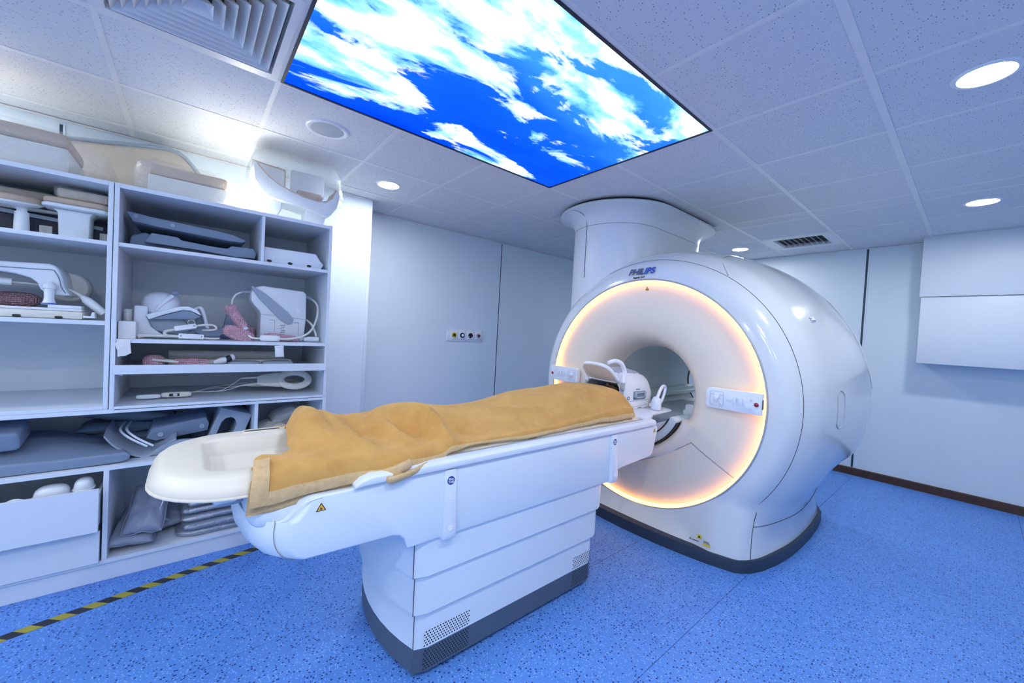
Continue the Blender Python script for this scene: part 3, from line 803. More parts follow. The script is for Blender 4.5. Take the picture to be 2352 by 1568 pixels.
# ------------------------------------------------------------------ patient table
TX = -1.655
T = thing('patient_table', 'white patient table with stepped pedestal, docked to the scanner', 'patient table', (TX, 1.25, 0))
def plan(hw, y0, y1, bow0=0.05, rc=0.05, n=8, x=TX):
    """plan outline with a bowed foot end (y0) and rounded corners"""
    out = []
    for i in range(n+1):                                   # bowed end from +x to -x
        u = 1-2*i/n
        out.append((x+(hw-rc*0.35)*u, y0-bow0*(1-u*u)))
    out += [(x-hw, y0+rc), (x-hw, y1-rc), (x-hw+rc*0.3, y1-rc*0.3), (x-hw+rc, y1), (x+hw-rc, y1), (x+hw-rc*0.3, y1-rc*0.3), (x+hw, y1-rc), (x+hw, y0+rc)]
    return out
def block(name, hw, y0, y1, z0, z1, m, bow=0.05, rc=0.05, inset=0.010):
    P0 = plan(hw-inset, y0+inset, y1-inset, bow, rc); P1 = plan(hw, y0, y1, bow, rc)
    secs = [[(a, b, z0) for a, b in P0], [(a, b, z0+inset) for a, b in P1], [(a, b, z1) for a, b in P1]]
    return build(name, loft(secs), MAT[m], T, smooth=35)
block('base_plinth', 0.315, 0.715, 1.80, 0.018, 0.120, 'slate_plinth', inset=0.002)
block('floor_pad', 0.28, 0.78, 1.70, 0.0, 0.02, 'black', inset=0.002)
block('pedestal_tier', 0.316, 0.712, 1.80, 0.116, 0.275, 'table_shell', inset=0.002)
block('pedestal_tier', 0.332, 0.696, 1.815, 0.262, 0.437, 'table_shell')
block('pedestal_tier', 0.346, 0.682, 1.828, 0.422, 0.592, 'table_shell')
# corner seam down the pedestal
for hw, y0, z0, z1 in ((0.317, 0.70, 0.02, 0.262), (0.333, 0.685, 0.275, 0.422), (0.347, 0.671, 0.435, 0.58)):
    seam('pedestal_seam', [(TX+hw-0.014, y0+0.0055, z0), (TX+hw-0.014, y0+0.0055, z1)], 0.0018, k=1, parent=T)
# upper body: side profile extruded across, rounded nose at the foot end
SX = 0.357
prof = [(0.175, 0.74), (0.183, 0.70), (0.205, 0.668), (0.245, 0.650), (0.58, 0.640), (0.605, 0.632), (0.625, 0.612), (0.635, 0.575),
        (1.842, 0.570), (1.858, 0.60), (1.90, 0.622), (1.97, 0.632), (2.27, 0.648), (2.297, 0.660), (2.312, 0.690), (2.345, 0.812), (2.343, 0.83), (2.325, 0.842),
        (0.42, 0.842), (0.30, 0.842), (0.27, 0.832), (0.24, 0.795), (0.215, 0.778), (0.19, 0.775), (0.178, 0.785)]
def nose(y): return 0.10*max(0.0, 1-(y-0.175)/0.12)**2
V, F = [], []
secs = []
for u, dz in ((-1, 0.010), (-0.985, 0), (-0.95, 0), (-0.90, 0), (-0.8, 0), (-0.6, 0), (-0.2, 0), (0.2, 0), (0.6, 0), (0.8, 0), (0.90, 0), (0.95, 0), (0.985, 0.0), (1, 0.010)):
    sec = []
    for y, z in prof:
        yy = y-0.05*(1-u*u)*max(0.0, min(1.0, (0.62-y)/0.4))+0.065*abs(u)**9*max(0.0, min(1.0, (0.40-y)/0.2))
        cz, cy = 0.74, min(max(y, 0.30), 2.2)
        sec.append((TX+SX*u, yy+(cy-yy)*dz*1.2, z+(cz-z)*dz*1.2))
    secs.append(sec)
build('table_body', loft(secs), MAT['table_shell'], T, bevel=0.006, smooth=40)
seam('body_seam', [(TX+0.95*SX+0.001, a, b) for a, b in ((0.271, 0.651), (0.239, 0.668), (0.218, 0.70), (0.210, 0.74), (0.213, 0.785))], 0.0012, 'seam_soft', k=3, parent=T)
seam('body_seam', [(TX+SX-0.03, 0.21, 0.788), (TX+SX-0.022, 0.212, 0.778), (TX+SX-0.002, 0.245, 0.790), (TX+SX+0.0005, 0.285, 0.828), (TX+SX+0.0005, 0.34, 0.838)], 0.0018, 'table_shell', k=5, parent=T)
build('nose_cap', superell(SX-0.03, 0.09, 0.06, at(TX, 0.235, 0.80), 0.5, 0.4), MAT['table_shell'], T, smooth=60)
# long side rails that carry the tabletop
for s in (-1, 1):
    prf = [(TX+s*0.321, 0.842), (TX+s*0.360, 0.842), (TX+s*0.372, 0.850), (TX+s*0.372, 0.872), (TX+s*0.362, 0.882), (TX+s*0.340, 0.886), (TX+s*0.321, 0.886)]
    secs = []
    for y, k in ((0.435, 0.35), (0.455, 0.75), (0.49, 1.0), (2.28, 1.0), (2.30, 0.9)):
        secs.append([(x, y, 0.842+(z-0.842)*k) for x, z in prf])
    build('side_rail', loft(secs), MAT['plastic'], T, bevel=0.003, smooth=40)
# dark slot between rail and cushion
for s in (-1, 1):
    build('rail_slot', box(TX+s*0.330-0.005, TX+s*0.330+0.005, 0.50, 2.20, 0.884, 0.8875), MAT['grey_metal'], T)
# strap brackets with round badge
def bracket(y, w):
    x = TX+0.345
    pts = [(x, 0.840), (x+0.022, 0.840), (x+0.040, 0.60), (x+0.034, 0.572), (x-0.01, 0.565)]
    b = build('strap_bracket', xf(prism(pts, 'xz', y-w, y+w), Matrix.Identity(4)), MAT['plastic'], T, bevel=0.004)
    def bx(z): return x+0.022+0.018*(0.84-z)/0.24
    for z, r, m in ((0.735, 0.010, 'plastic'), (0.618, 0.010, 'plastic')):
        build('rivet', lathe([(r, 0), (r, 0.0015), (r*0.8, 0.002), (r*0.75, 0.001), (0.001, 0.001)], 16, frame((bx(z), y, z), (0, 1, 0), (1, 0, 0.075))), MAT['key_white'], b, smooth=40)
    z = 0.800
    Mb = frame((bx(z), y, z), (0, 1, 0), (1, 0, 0.075))
    bd = build('round_badge', lathe([(0.0165, 0), (0.0165, 0.001), (0.001, 0.0012)], 20, Mb), MAT['blue_badge'], b, smooth=40, label='blue round badge reading Flex Trak')
    return b, Mb, bd
for y in (0.800, 1.868):
    b, Mb, bd = bracket(y, 0.026)
    lettering('badge_lettering', 'Flex', 0.0135, Mb @ Matrix.Translation((0, 0.005, 0.0012)), MAT['key_white'], b, depth=0.0003, bold=0.0003)
    lettering('badge_lettering', 'Trak', 0.0135, Mb @ Matrix.Translation((0, -0.0055, 0.0012)), MAT['key_white'], b, depth=0.0003, bold=0.0003)
warning(T, (TX+SX+0.0008, 0.335, 0.803), (0, 1, 0), (1, 0, 0), 0.030)
warning(T, (TX+SX+0.0008, 2.305, 0.808), (0, 1, 0), (1, 0, 0), 0.026)
# perforated vent fields (many tiny holes)
def dots(y0, y1, z0, z1, x, ny, nz):
    V, F = [], []
    for j in range(nz):
        for i in range(ny):
            y = y0+(y1-y0)*(i+0.25+(0.5 if j % 2 else 0))/ny; z = z0+(z1-z0)*(j+0.5)/nz
            k = len(V); r = 0.0036
            V += [(x, y+r*cos(2*pi*q/6), z+r*sin(2*pi*q/6)) for q in range(6)]; F.append(tuple(range(k, k+6)))
    return V, F
for y0, y1 in ((0.745, 0.960), (1.625, 1.775)):
    n = int((y1-y0)/0.0125)
    o = build('vent_holes', dots(y0, y1, 0.125, 0.190, TX+0.3168, n, 6), MAT['black'], T, recalc=False); tag(o, kind='stuff')
    o = build('vent_holes', dots(y0, y1, 0.030, 0.112, TX+0.3158, n, 8), MAT['black'], T, recalc=False); tag(o, kind='stuff')
# underside fittings at the foot end: support slab, latch handle
build('under_slab', box(TX-0.12, TX+0.20, 0.10, 0.34, 0.82, 0.862), MAT['plastic'], T, bevel=0.008)
build('latch_mount', xf(box(-0.03, 0.05, -0.03, 0.03, -0.02, 0.02), at(TX+0.155, 0.10, 0.835, 0, 0, 0)), MAT['plastic'], T, bevel=0.008)
build('latch_handle', tube([(TX+0.155+0.03*cos(a), 0.112+0.034*sin(a), 0.812) for a in [2*pi*i/14 for i in range(14)]], 0.011, 8, 2, closed=True), MAT['grey_pad_light'], T, smooth=60)
build('body_riser', box(TX-0.24, TX+0.285, 0.20, 0.46, 0.79, 0.862), MAT['table_shell'], T, bevel=0.012)

# ---- cream tabletop shell with a shallow trough (lies on the table, slides off)
B = thing('tabletop', 'cream moulded tabletop with rounded foot end and shallow trough', 'tabletop', (TX, 1.05, 0.862))
def rings():
    x0, x1, y0, y1 = TX-0.318, TX+0.312, -0.085, 2.208
    R = [0.03, 0.03, 0.235, 0.235]
    L = []
    for off, z in ((0.010, 0.864), (0.0, 0.868), (0.0, 0.880), (0.004, 0.892), (0.012, 0.905), (0.024, 0.915), (0.04, 0.920)):
        L.append([(a, b, z) for a, b in rrect(x0+off, x1-off, y0+off, y1-off, [max(r-off, 0.012) for r in R], 12)])
    ix0, ix1, iy0, iy1 = TX-0.185, TX+0.205, 0.040, 2.17
    for off, z, rr in ((0.0, 0.9205, 0.06), (0.007, 0.9185, 0.055), (0.013, 0.911, 0.05), (0.026, 0.872, 0.045), (0.034, 0.868, 0.04), (0.060, 0.8665, 0.035), (0.068, 0.8655, 0.03)):
        L.append([(a, b, z) for a, b in rrect(ix0+off, ix1-off, iy0+off, iy1-off, [0.02, 0.02, rr, rr], 12)])
    return L
build('shell', loft(rings()), MAT['cream'], B, smooth=75)
build('edge_lip', tube([(a, b, 0.868) for a, b in rrect(TX-0.318, TX+0.312, -0.085, 2.208, [0.03, 0.03, 0.235, 0.235], 10)], 0.0045, 6, 1, closed=True), MAT['cream'], B, smooth=60)
build('hand_slot', prism(rrect(TX-0.268, TX-0.240, 0.185, 0.315, 0.013, 4), 'xy', 0.9195, 0.9212), MAT['black'], B)
build('slot_rim', tube([(a, b, 0.9208) for a, b in rrect(TX-0.272, TX-0.236, 0.181, 0.319, 0.016, 5)], 0.004, 6, 1, closed=True), MAT['cream'], B, smooth=60)

# ---- coil carrier shelf at the head end
H = thing('coil_carrier', 'white moulded shelf at the head end of the table, reaching into the bore', 'coil shelf', (TX, 2.45, 0.86))
def carrier(y):  # half profile heights
    pass
secs = []
for y, hw, zt, zb in ((2.215, 0.345, 0.892, 0.872), (2.26, 0.345, 0.900, 0.872), (2.30, 0.335, 0.906, 0.880), (2.36, 0.315, 0.907, 0.893), (2.55, 0.305, 0.905, 0.893), (2.63, 0.295, 0.903, 0.891), (2.66, 0.270, 0.901, 0.891)):
    secs.append([(TX-hw, y, zb), (TX-hw, y, zt), (TX-hw*0.8, y, zt+0.004), (TX+hw*0.8, y, zt+0.004), (TX+hw, y, zt), (TX+hw, y, zb), (TX+hw*0.85, y, zb-0.012), (TX-hw*0.85, y, zb-0.012)])
build('deck', loft(secs), MAT['plastic'], H, bevel=0.003, smooth=40)
build('under_keel', prism([(2.352, 0.882), (2.40, 0.885), (2.60, 0.885), (2.60, 0.83), (2.42, 0.80), (2.352, 0.80)], 'yz', TX-0.19, TX+0.19), MAT['plastic'], H, bevel=0.01)
build('deck_text', join(*[box(TX+0.20+0.0, TX+0.208, 2.585+0.009*i, 2.590+0.009*i, 0.9078, 0.9082) for i in range(6)]), MAT['grey_metal'], H)

# ---- head coil
K = thing('head_coil', 'white arched head coil with slotted side handle round the head', 'head coil', (TX, 2.40, 0.905))
def coilsec(y, hw, zt, z0=0.9125, inner=0.0):
    pts = []
    rr = min(hw, 0.105)
    pts.append((TX+hw-inner, y, z0)); pts.append((TX+hw-inner, y, zt-rr))
    for i in range(1, 9):
        a = radians(90*i/9); pts.append((TX+hw-rr+(rr-inner)*cos(a), y, zt-rr+(rr-inner)*sin(a)))
    for i in range(9, 0, -1):
        a = radians(90*i/9); pts.append((TX-hw+rr-(rr-inner)*cos(a), y, zt-rr+(rr-inner)*sin(a)))
    pts.append((TX-hw+inner, y, zt-rr)); pts.append((TX-hw+inner, y, z0))
    return pts
outer = [coilsec(2.222, 0.170, 1.135), coilsec(2.235, 0.178, 1.150), coilsec(2.27, 0.182, 1.158), coilsec(2.46, 0.182, 1.152), coilsec(2.52, 0.178, 1.140), coilsec(2.565, 0.168, 1.10), coilsec(2.592, 0.150, 1.04), coilsec(2.600, 0.135, 0.99)]
innr = [coilsec(2.222, 0.170, 1.135, inner=0.035), coilsec(2.48, 0.175, 1.145, inner=0.055)]
V, F = loft(outer, True, False, True)
V2, F2 = loft(innr, True, False, True)
n = len(outer[0]); k = len(V)
FF = F+[tuple(i+k for i in q) for q in F2]+[(i, i+1, k+i+1, k+i) for i in range(n-1)]+[(0, k, k+n-1, n-1)]
build('coil_shell', (list(V)+list(V2), FF), MAT['plastic'], K, smooth=45)
seam('shell_split', [(TX+0.1825, y, 0.968) for y in (2.25, 2.35, 2.45, 2.515)], 0.0012, 'seam_soft', k=1, parent=K)
seam('shell_split', [(TX+0.1825, 2.30, 0.935), (TX+0.1825, 2.32, 0.927), (TX+0.1825, 2.42, 0.93), (TX+0.1825, 2.49, 0.938)], 0.0010, 'seam_soft', k=1, parent=K)
build('crown_piece', join(loft([[(TX+0.12*cos(a), y, 1.135+s*sin(a)) for a in [pi*i/14 for i in range(15)]] for y, s in ((2.25, 0.030), (2.30, 0.045), (2.42, 0.045), (2.48, 0.030), (2.50, 0.010))])), MAT['grey_pad_light'], K, smooth=60)
hd = build('side_handle', join(box(TX+0.180, TX+0.196, 2.325, 2.455, 0.985, 0.995), box(TX+0.180, TX+0.196, 2.325, 2.345, 0.985, 1.022), box(TX+0.180, TX+0.196, 2.435, 2.455, 0.985, 1.022), box(TX+0.180, TX+0.196, 2.325, 2.455, 1.018, 1.028)), MAT['grey_pad_light'], K, bevel=0.003)
build('handle_recess', box(TX+0.181, TX+0.1835, 2.318, 2.46, 0.975, 1.032), MAT['grey_pad'], K)
for z, yy in ((0.99, 2.262), (0.945, 2.272)):
    build('round_badge', lathe([(0.012, 0), (0.012, 0.001), (0.001, 0.0012)], 18, frame((TX+0.1825, yy, z), (0, 1, 0), (1, 0, 0))), MAT['blue_badge'], K)
    build('badge_mark', lathe([(0.006, 0.0012), (0.001, 0.0016)], 10, frame((TX+0.1825, yy, z), (0, 1, 0), (1, 0, 0))), MAT['key_white'], K)
lettering('coil_lettering', 'BASE HD', 0.012, frame((TX+0.1826, 2.37, 1.045), (0, 1, 0), (1, 0, 0)), MAT['black_print'], K, depth=0.0003)
lettering('coil_lettering', 'Head coil', 0.010, frame((TX+0.1826, 2.40, 0.918), (0, 1, 0), (1, 0, 0)), MAT['black_print'], K, depth=0.0003)
# cable loop with plug standing on the deck
pg = build('plug', lathe([(0.030, 0.0), (0.034, 0.01), (0.034, 0.05), (0.028, 0.075), (0.014, 0.088), (0.001, 0.09)], 20, at(TX+0.262, 2.475, 0.912)), MAT['plastic'], K, smooth=50)
build('plug_foot', box(TX+0.235, TX+0.27, 2.50, 2.525, 0.908, 0.912), MAT['black'], K)
build('cable', tube([(TX+0.262, 2.482, 0.985), (TX+0.258, 2.52, 1.035), (TX+0.25, 2.57, 1.066), (TX+0.245, 2.615, 1.055), (TX+0.245, 2.60, 1.00), (TX+0.245, 2.56, 0.95), (TX+0.225, 2.54, 0.925), (TX+0.18, 2.53, 0.925)], [0.012, 0.011, 0.010, 0.010, 0.010, 0.010, 0.012, 0.014], 10, 6), MAT['key_white'], K, smooth=60)
# ---- mirror on an arched holder above the coil mouth
Q = thing('coil_mirror', 'tilted white mirror frame arched over the head coil opening', 'mirror', (TX, 2.15, 1.12))
Mq = frame((-1.640, 2.150, 1.150), (1, 0.06, -0.02), (0.0, -0.67, -0.74))
ot = [(-0.115, -0.062), (-0.085, -0.080), (0.085, -0.080), (0.115, -0.062), (0.112, 0.02), (0.088, 0.066), (0.04, 0.083), (-0.04, 0.083), (-0.088, 0.066), (-0.112, 0.02)]
cm = [tuple(p)[:2] for p in catmull([(a, b, 0) for a, b in ot], 4, closed=True)]
build('mirror_back', xf(prism(cm, 'xy', -0.008, 0.006), Mq), MAT['white_foam'], Q, smooth=40)
build('mirror_frame', xf(tube([(a, b, -0.002) for a, b in cm], 0.013, 8, 1, closed=True), Mq), MAT['key_white'], Q, smooth=60)
for a, b in ((-0.05, 0.05), (0.0, 0.054), (-0.05, -0.055), (-0.02, -0.06)):
    build('screw', xf(lathe([(0.003, 0.006), (0.002, 0.008)], 8), Mq @ at(a, b, 0)), MAT['seam_soft'], Q)
build('holder_arm', tube([(-1.745, 2.19, 1.10), (-1.765, 2.205, 1.085), (-1.79, 2.212, 1.065)], [0.010, 0.012, 0.012], 10, 4), MAT['key_white'], Q, smooth=60)
build('holder_foot', box(-1.80, -1.777, 2.198, 2.222, 1.03, 1.08), MAT['grey_metal'], Q, bevel=0.003)
for s in (1,):
    build('holder_arm', tube([(-1.64+s*0.095, 2.115, 1.222), (-1.64+s*0.112, 2.165, 1.236), (-1.64+s*0.128, 2.215, 1.218), (-1.64+s*0.136, 2.245, 1.165), (-1.64+s*0.142, 2.232, 1.118), (-1.64+s*0.150, 2.222, 1.088)], [0.012, 0.014, 0.015, 0.015, 0.015, 0.014], 10, 6), MAT['key_white'], Q, smooth=60)
    build('holder_foot', box(-1.64+s*0.150-0.013, -1.64+s*0.150+0.013, 2.198, 2.222, 1.045, 1.095), MAT['grey_metal'], Q, bevel=0.003)

# ------------------------------------------------------------------ shelving
XF, XBK, TH = -2.80, -3.47, 0.018
YL, YR, YM0, YM1 = -1.35, 0.722, -0.324, -0.284       # left end, right end, the doubled middle upright
YM = -0.304
def boards(parent, items):
    for nm, v in items: build(nm, v, MAT['board'], parent, bevel=0.0012, seg=1)
U1 = thing('shelf_unit', 'white open shelf unit at far left holding the arched coil, bottom bay empty', 'shelving', (-3.13, -0.84, 0.887))
boards(U1, [('side_panel', box(XBK, XF, YL, YL+TH, 0.887, 2.03)), ('side_panel', box(XBK, XF, YM0, YM-0.0015, 0.887, 2.03)),
            ('top_board', box(XBK, XF, YL+TH, YM0, 2.008, 2.03)), ('shelf_board', box(XBK, XF-0.004, YL+TH, YM0, 1.713, 1.733)),
            ('shelf_board', box(XBK, XF-0.004, YL+TH, YM0, 1.313, 1.334)), ('bottom_board', box(XBK, XF, YL+TH, YM0, 0.887, 0.905)),
            ('back_panel', box(XBK, XBK+0.006, YL+TH, YM0, 0.905, 2.008))])
U2 = thing('shelf_unit', 'white open shelf unit right of it, full of coils and cables', 'shelving', (-3.13, 0.21, 0.887))
boards(U2, [('side_panel', box(XBK, XF, YM+0.0015, YM1, 0.887, 2.03)), ('side_panel', box(XBK, XF, YR-TH, YR, 0.887, 2.03)),
            ('top_board', box(XBK, XF, YM1, YR-TH, 2.008, 2.03)), ('shelf_board', box(XBK, XF-0.004, YM1, YR-TH, 1.716, 1.736)),
            ('shelf_board', box(XBK, XF-0.004, YM1, YR-TH, 1.226, 1.246)), ('bottom_board', box(XBK, XF, YM1, YR-TH, 0.881, 0.899)),
            ('divider', box(XBK, XF-0.004, 0.324, 0.340, 1.736, 2.008)), ('back_panel', box(XBK, XBK+0.006, YM1, YR-TH, 0.899, 2.008))])
tr = build('pull_out_tray', box(XBK+0.03, XF+0.006, YM1+0.004, YR-TH-0.004, 1.068, 1.080), MAT['board'], U2, bevel=0.001, seg=1)
build('tray_front', box(XF+0.004, XF+0.022, YM1-0.004, YR-TH+0.006, 1.066, 1.113), MAT['board'], tr, bevel=0.0015, seg=1)
for y in (YM1+0.02, YR-TH-0.02): build('shelf_pin', box(XF-0.03, XF-0.02, y-0.008, y+0.008, 1.055, 1.066), MAT['plastic'], U2, bevel=0.002)
for z in (1.80, 0.985, 1.17): build('shelf_pin', lathe([(0.004, 0), (0.004, 0.004)], 8, at(XF-0.035, YM1, z, -90, 0, 0)), MAT['grey_metal'], U2)
U3 = thing('base_cabinet', 'long low white cabinet under the shelf units with drawers', 'cabinet', (-3.13, -0.3, 0))
boards(U3, [('top_board', box(XBK, XF, YL, YR, 0.866, 0.8865)), ('side_panel', box(XBK, XF, YL, YL+TH, 0.09, 0.866)), ('side_panel', box(XBK, XF, YR-TH, YR, 0.09, 0.866)),
            ('middle_board', box(XBK, XF-0.002, YL+TH, YR-TH, 0.573, 0.592)), ('divider', box(XBK, XF-0.004, 0.322, 0.340, 0.592, 0.866)),
            ('divider', box(XBK, XF-0.002, YM-0.010, YM+0.010, 0.112, 0.573)), ('bottom_board', box(XBK, XF, YL+TH, YR-TH, 0.092, 0.112)),
            ('plinth', box(XBK, XF-0.012, YL, YR, 0.0, 0.092)), ('back_panel', box(XBK, XBK+0.006, YL+TH, YR-TH, 0.112, 0.866))])
dr = build('drawer_front', box(-2.748, -2.730, -1.32, -0.320, 0.292, 0.506), MAT['board'], U3, bevel=0.0015, seg=1)
build('drawer_side', box(-3.30, -2.748, -0.336, -0.324, 0.305, 0.470), MAT['board'], dr)
build('drawer_side', box(-3.30, -2.748, -1.316, -1.304, 0.305, 0.470), MAT['board'], dr)
build('drawer_bottom', box(-3.30, -2.748, -1.304, -0.336, 0.305, 0.313), MAT['board'], dr)
build('drawer_front', box(-2.802, -2.785, -1.32, -0.320, 0.110, 0.272), MAT['board'], U3, bevel=0.0015, seg=1)

# ------------------------------------------------------------------ things on the shelves
def wrapfilm(name, c, s, parent, seed, m='clear_film', e=0.28, amp=0.03, tail=None):
    V, F = superell(s[0], s[1], s[2], at(*c), e, e, 30, 18)
    out = []
    for v in V:
        p = Vector(v); d = (p-Vector(c)).normalized()
        f = noise.noise(p*9+Vector((seed*3.1, 0, 0)))*amp + noise.noise(p*26+Vector((0, seed, 0)))*amp*0.5
        q = p+d*f
        if tail:
            t = max(0.0, (p.y-tail[0])/(tail[1]-tail[0])); t = min(1.2, t)
            if p.y > tail[0]: q.z = tail[2]+(q.z-tail[2])*(1-0.65*t); q.y += 0.02*t
        q.z = max(q.z, c[2]-s[2])
        out.append(tuple(q))
    return build(name, (out, F), MAT[m], parent, smooth=70)
# 1 wrapped mattress block, far left on top
t = thing('wrapped_cushion', 'long cushion block in clear plastic on top of the leftmost shelf unit', 'cushion', (-3.1, -0.85, 2.03))
build('lower_block', box(-3.28, -2.90, -1.25, -0.475, 2.033, 2.168), MAT['white_foam'], t, bevel=0.015, seg=3)
V, F = box(-3.28, -2.90, -1.25, -0.478, 2.168, 2.236)
build('upper_block', (V, F), MAT['beige_foam'], t, bevel=0.02, seg=3)
wrapfilm('plastic_bag', (-3.08, -0.82, 2.142), (0.225, 0.47, 0.110), t, 1, tail=(-0.50, -0.30, 2.09))
# 2 wave shaped pad against the wall
pts = [(-0.62, 2.34), (-0.51, 2.367), (-0.40, 2.387), (-0.30, 2.408), (-0.20, 2.428), (-0.11, 2.437), (-0.06, 2.418), (-0.01, 2.37), (0.04, 2.30), (0.10, 2.22), (0.14, 2.16), (0.15, 2.034), (-0.62, 2.034)]
t = thing('wave_pad', 'beige wave-topped moulded pad leaning against the wall', 'cushion', (-3.40, -0.25, 2.031))
build('pad_body', prism(pts, 'yz', -3.46, -3.38), MAT['wave_foam'], t, bevel=0.012, seg=3)
build('pad_rim', tube([(-3.378, y, z) for y, z in pts[:11]], 0.012, 8, 5), MAT['grey_pad_light'], t, smooth=60)
# 3 second wrapped block
t = thing('wrapped_cushion', 'short cushion block in clear plastic beside the bright lamp', 'cushion', (-3.1, 0.0, 2.03))
build('lower_block', box(-3.22, -2.94, -0.195, 0.165, 2.033, 2.150), MAT['white_foam'], t, bevel=0.015, seg=3)
build('upper_block', box(-3.22, -2.945, -0.19, 0.16, 2.150, 2.215), MAT['beige_foam'], t, bevel=0.02, seg=3)
wrapfilm('plastic_bag', (-3.08, -0.025, 2.131), (0.165, 0.235, 0.099), t, 2)
# 4 work lamp standing behind, shining at the ceiling
LX, LY = -3.06, 0.232
t = thing('work_lamp', 'bright white lamp standing on the shelf top, lighting the ceiling', 'lamp', (LX, LY, 2.03))
build('lamp_body', lathe([(0.036, 0.0), (0.036, 0.022), (0.030, 0.03)], 24, at(LX, LY, 2.031)), MAT['grey_metal'], t, smooth=40)
build('lamp_tube', lathe([(0.028, 0.03), (0.028, 0.15), (0.02, 0.162), (0.004, 0.166)], 24, at(LX, LY, 2.031)), MAT['lamp_lens'], t, smooth=40)
# 5 wrapped shoulder coil
t = thing('wrapped_shoulder_coil', 'curved white coil with two upright plates, bagged in clear plastic', 'coil', (-3.08, 0.54, 2.03))
top = [(0.285, 2.375), (0.305, 2.372), (0.33, 2.345), (0.37, 2.305), (0.43, 2.270), (0.50, 2.245), (0.58, 2.226), (0.66, 2.219), (0.72, 2.228), (0.76, 2.262), (0.785, 2.325), (0.80, 2.33)]
low = [(0.808, 2.28), (0.79, 2.20), (0.745, 2.135), (0.69, 2.125), (0.62, 2.150), (0.52, 2.165), (0.45, 2.170), (0.38, 2.18), (0.33, 2.215), (0.295, 2.27)]
build('coil_cradle', prism(top+low, 'yz', -3.20, -2.98), MAT['plastic'], t, bevel=0.008, seg=2)
build('cradle_lining', tube([(-3.0, y, z+0.003) for y, z in top[1:-1]], 0.010, 8, 4, flat=(1, 1)), MAT['beige_foam'], t, smooth=60)
V, F = loft([[(x, y, z+0.006) for x in (-3.19, -2.995)] for y, z in top[1:-1]], False, False, False)
build('cradle_lining', (V, F), MAT['beige_foam'], t, smooth=60)
for pts in ([(0.355, 2.20), (0.46, 2.19), (0.455, 2.12), (0.415, 2.034), (0.37, 2.034), (0.34, 2.12)], [(0.60, 2.17), (0.735, 2.15), (0.72, 2.08), (0.70, 2.034), (0.61, 2.034), (0.595, 2.09)]):
    build('coil_foot', prism(pts, 'yz', -3.16, -3.02), MAT['plastic'], t, bevel=0.012, seg=3)
for pts in (rrect(0.285, 0.490, 2.270, 2.430, 0.018, 4), rrect(0.522, 0.745, 2.285, 2.455, 0.02, 4)):
    d = 0.05 if pts[0][0] < 0.5 else -0.01
    p = build('upright_plate', [(x, y, z+(0.49-y)*d) for x, y, z in prism(pts, 'yz', -3.19, -3.16)[0]] and prism([(y, z+max(0, 0.49-y)*0.06) for y, z in pts], 'yz', -3.19, -3.165), MAT['plastic'], t, bevel=0.006)
    c = sum(q[0] for q in pts)/len(pts)
    build('plate_pad', prism(rrect(c-0.07, c+0.09, 2.26, 2.315, 0.012, 3), 'yz', -3.160, -3.135), MAT['beige_foam'], t, bevel=0.006)
build('plate_rim', tube([(-3.17, 0.295, 2.445), (-3.17, 0.40, 2.437), (-3.17, 0.478, 2.432), (-3.17, 0.489, 2.42), (-3.17, 0.489, 2.30)], 0.006, 6, 3), MAT['beige_foam'], t, smooth=60)
wrapfilm('plastic_bag', (-3.09, 0.545, 2.262), (0.165, 0.285, 0.232), t, 5, e=0.45, amp=0.03)

# ---- left unit, top bay
t = thing('black_equipment_case', 'black equipment case at the back of the top left bay', 'case', (-3.25, -0.62, 1.735))
build('case_body', box(-3.44, -3.06, -0.95, -0.335, 1.735, 1.860), MAT['navy'], t, bevel=0.008)
for y in (-0.57, -0.46, -0.36): build('case_bracket', box(-3.058, -3.05, y-0.022, y+0.022, 1.737, 1.80), MAT['cable'], t, bevel=0.002)
build('case_strap', xf(box(-0.004, 0.004, -0.25, 0.25, 0.0, 0.018), at(-3.052, -0.62, 1.832, -4, 0, 0)), MAT['grey_pad_light'], t)
build('case_tray', box(-3.40, -3.02, -0.93, -0.47, 1.862, 1.874), MAT['cable'], t, bevel=0.003)
t = thing('wrapped_cushion', 'beige cushion in plastic above the round coil stand, top left bay', 'cushion', (-3.2, -0.75, 1.876))
build('foam_block', box(-3.36, -3.06, -0.95, -0.545, 1.877, 1.965), MAT['beige_foam'], t, bevel=0.016, seg=3)
wrapfilm('plastic_bag', (-3.21, -0.75, 1.925), (0.165, 0.225, 0.052), t, 8, amp=0.012)
t = thing('coil_stand', 'round white coil stand with beige padded top on a thin post', 'coil', (-2.97, -0.64, 1.734))
Mt = at(-2.975, -0.668, 1.875, 0, 10, 6)
build('disc', lathe([(0.02, -0.012), (0.085, -0.006), (0.105, 0.006), (0.105, 0.014)], 32, Mt), MAT['plastic'], t, smooth=50)
build('pad', lathe([(0.104, 0.014), (0.107, 0.022), (0.106, 0.036), (0.098, 0.042), (0.001, 0.043)], 32, Mt), MAT['beige_foam'], t, smooth=50)
build('post', lathe([(0.026, 0.0), (0.023, 0.10), (0.017, 0.105), (0.017, 0.14)], 20, at(-2.955, -0.628, 1.734)), MAT['plastic'], t, smooth=40)
build('gusset', join(*[xf(prism([(0.0, 0.0), (0.055, 0.0), (0.0, -0.035)], 'xz', -0.003, 0.003), at(-2.955, -0.628, 1.872, 0, 0, a)) for a in (20, 150, 265)]), MAT['plastic'], t)
t = thing('pedestal_coil', 'white coil table with beige pad on a broad pedestal, top left bay', 'coil', (-2.99, -0.44, 1.734))
build('pedestal', prism([(-0.508, 1.735), (-0.405, 1.735), (-0.402, 1.86), (-0.385, 1.878), (-0.535, 1.878), (-0.512, 1.862)], 'yz', -3.05, -2.93), MAT['plastic'], t, bevel=0.008)
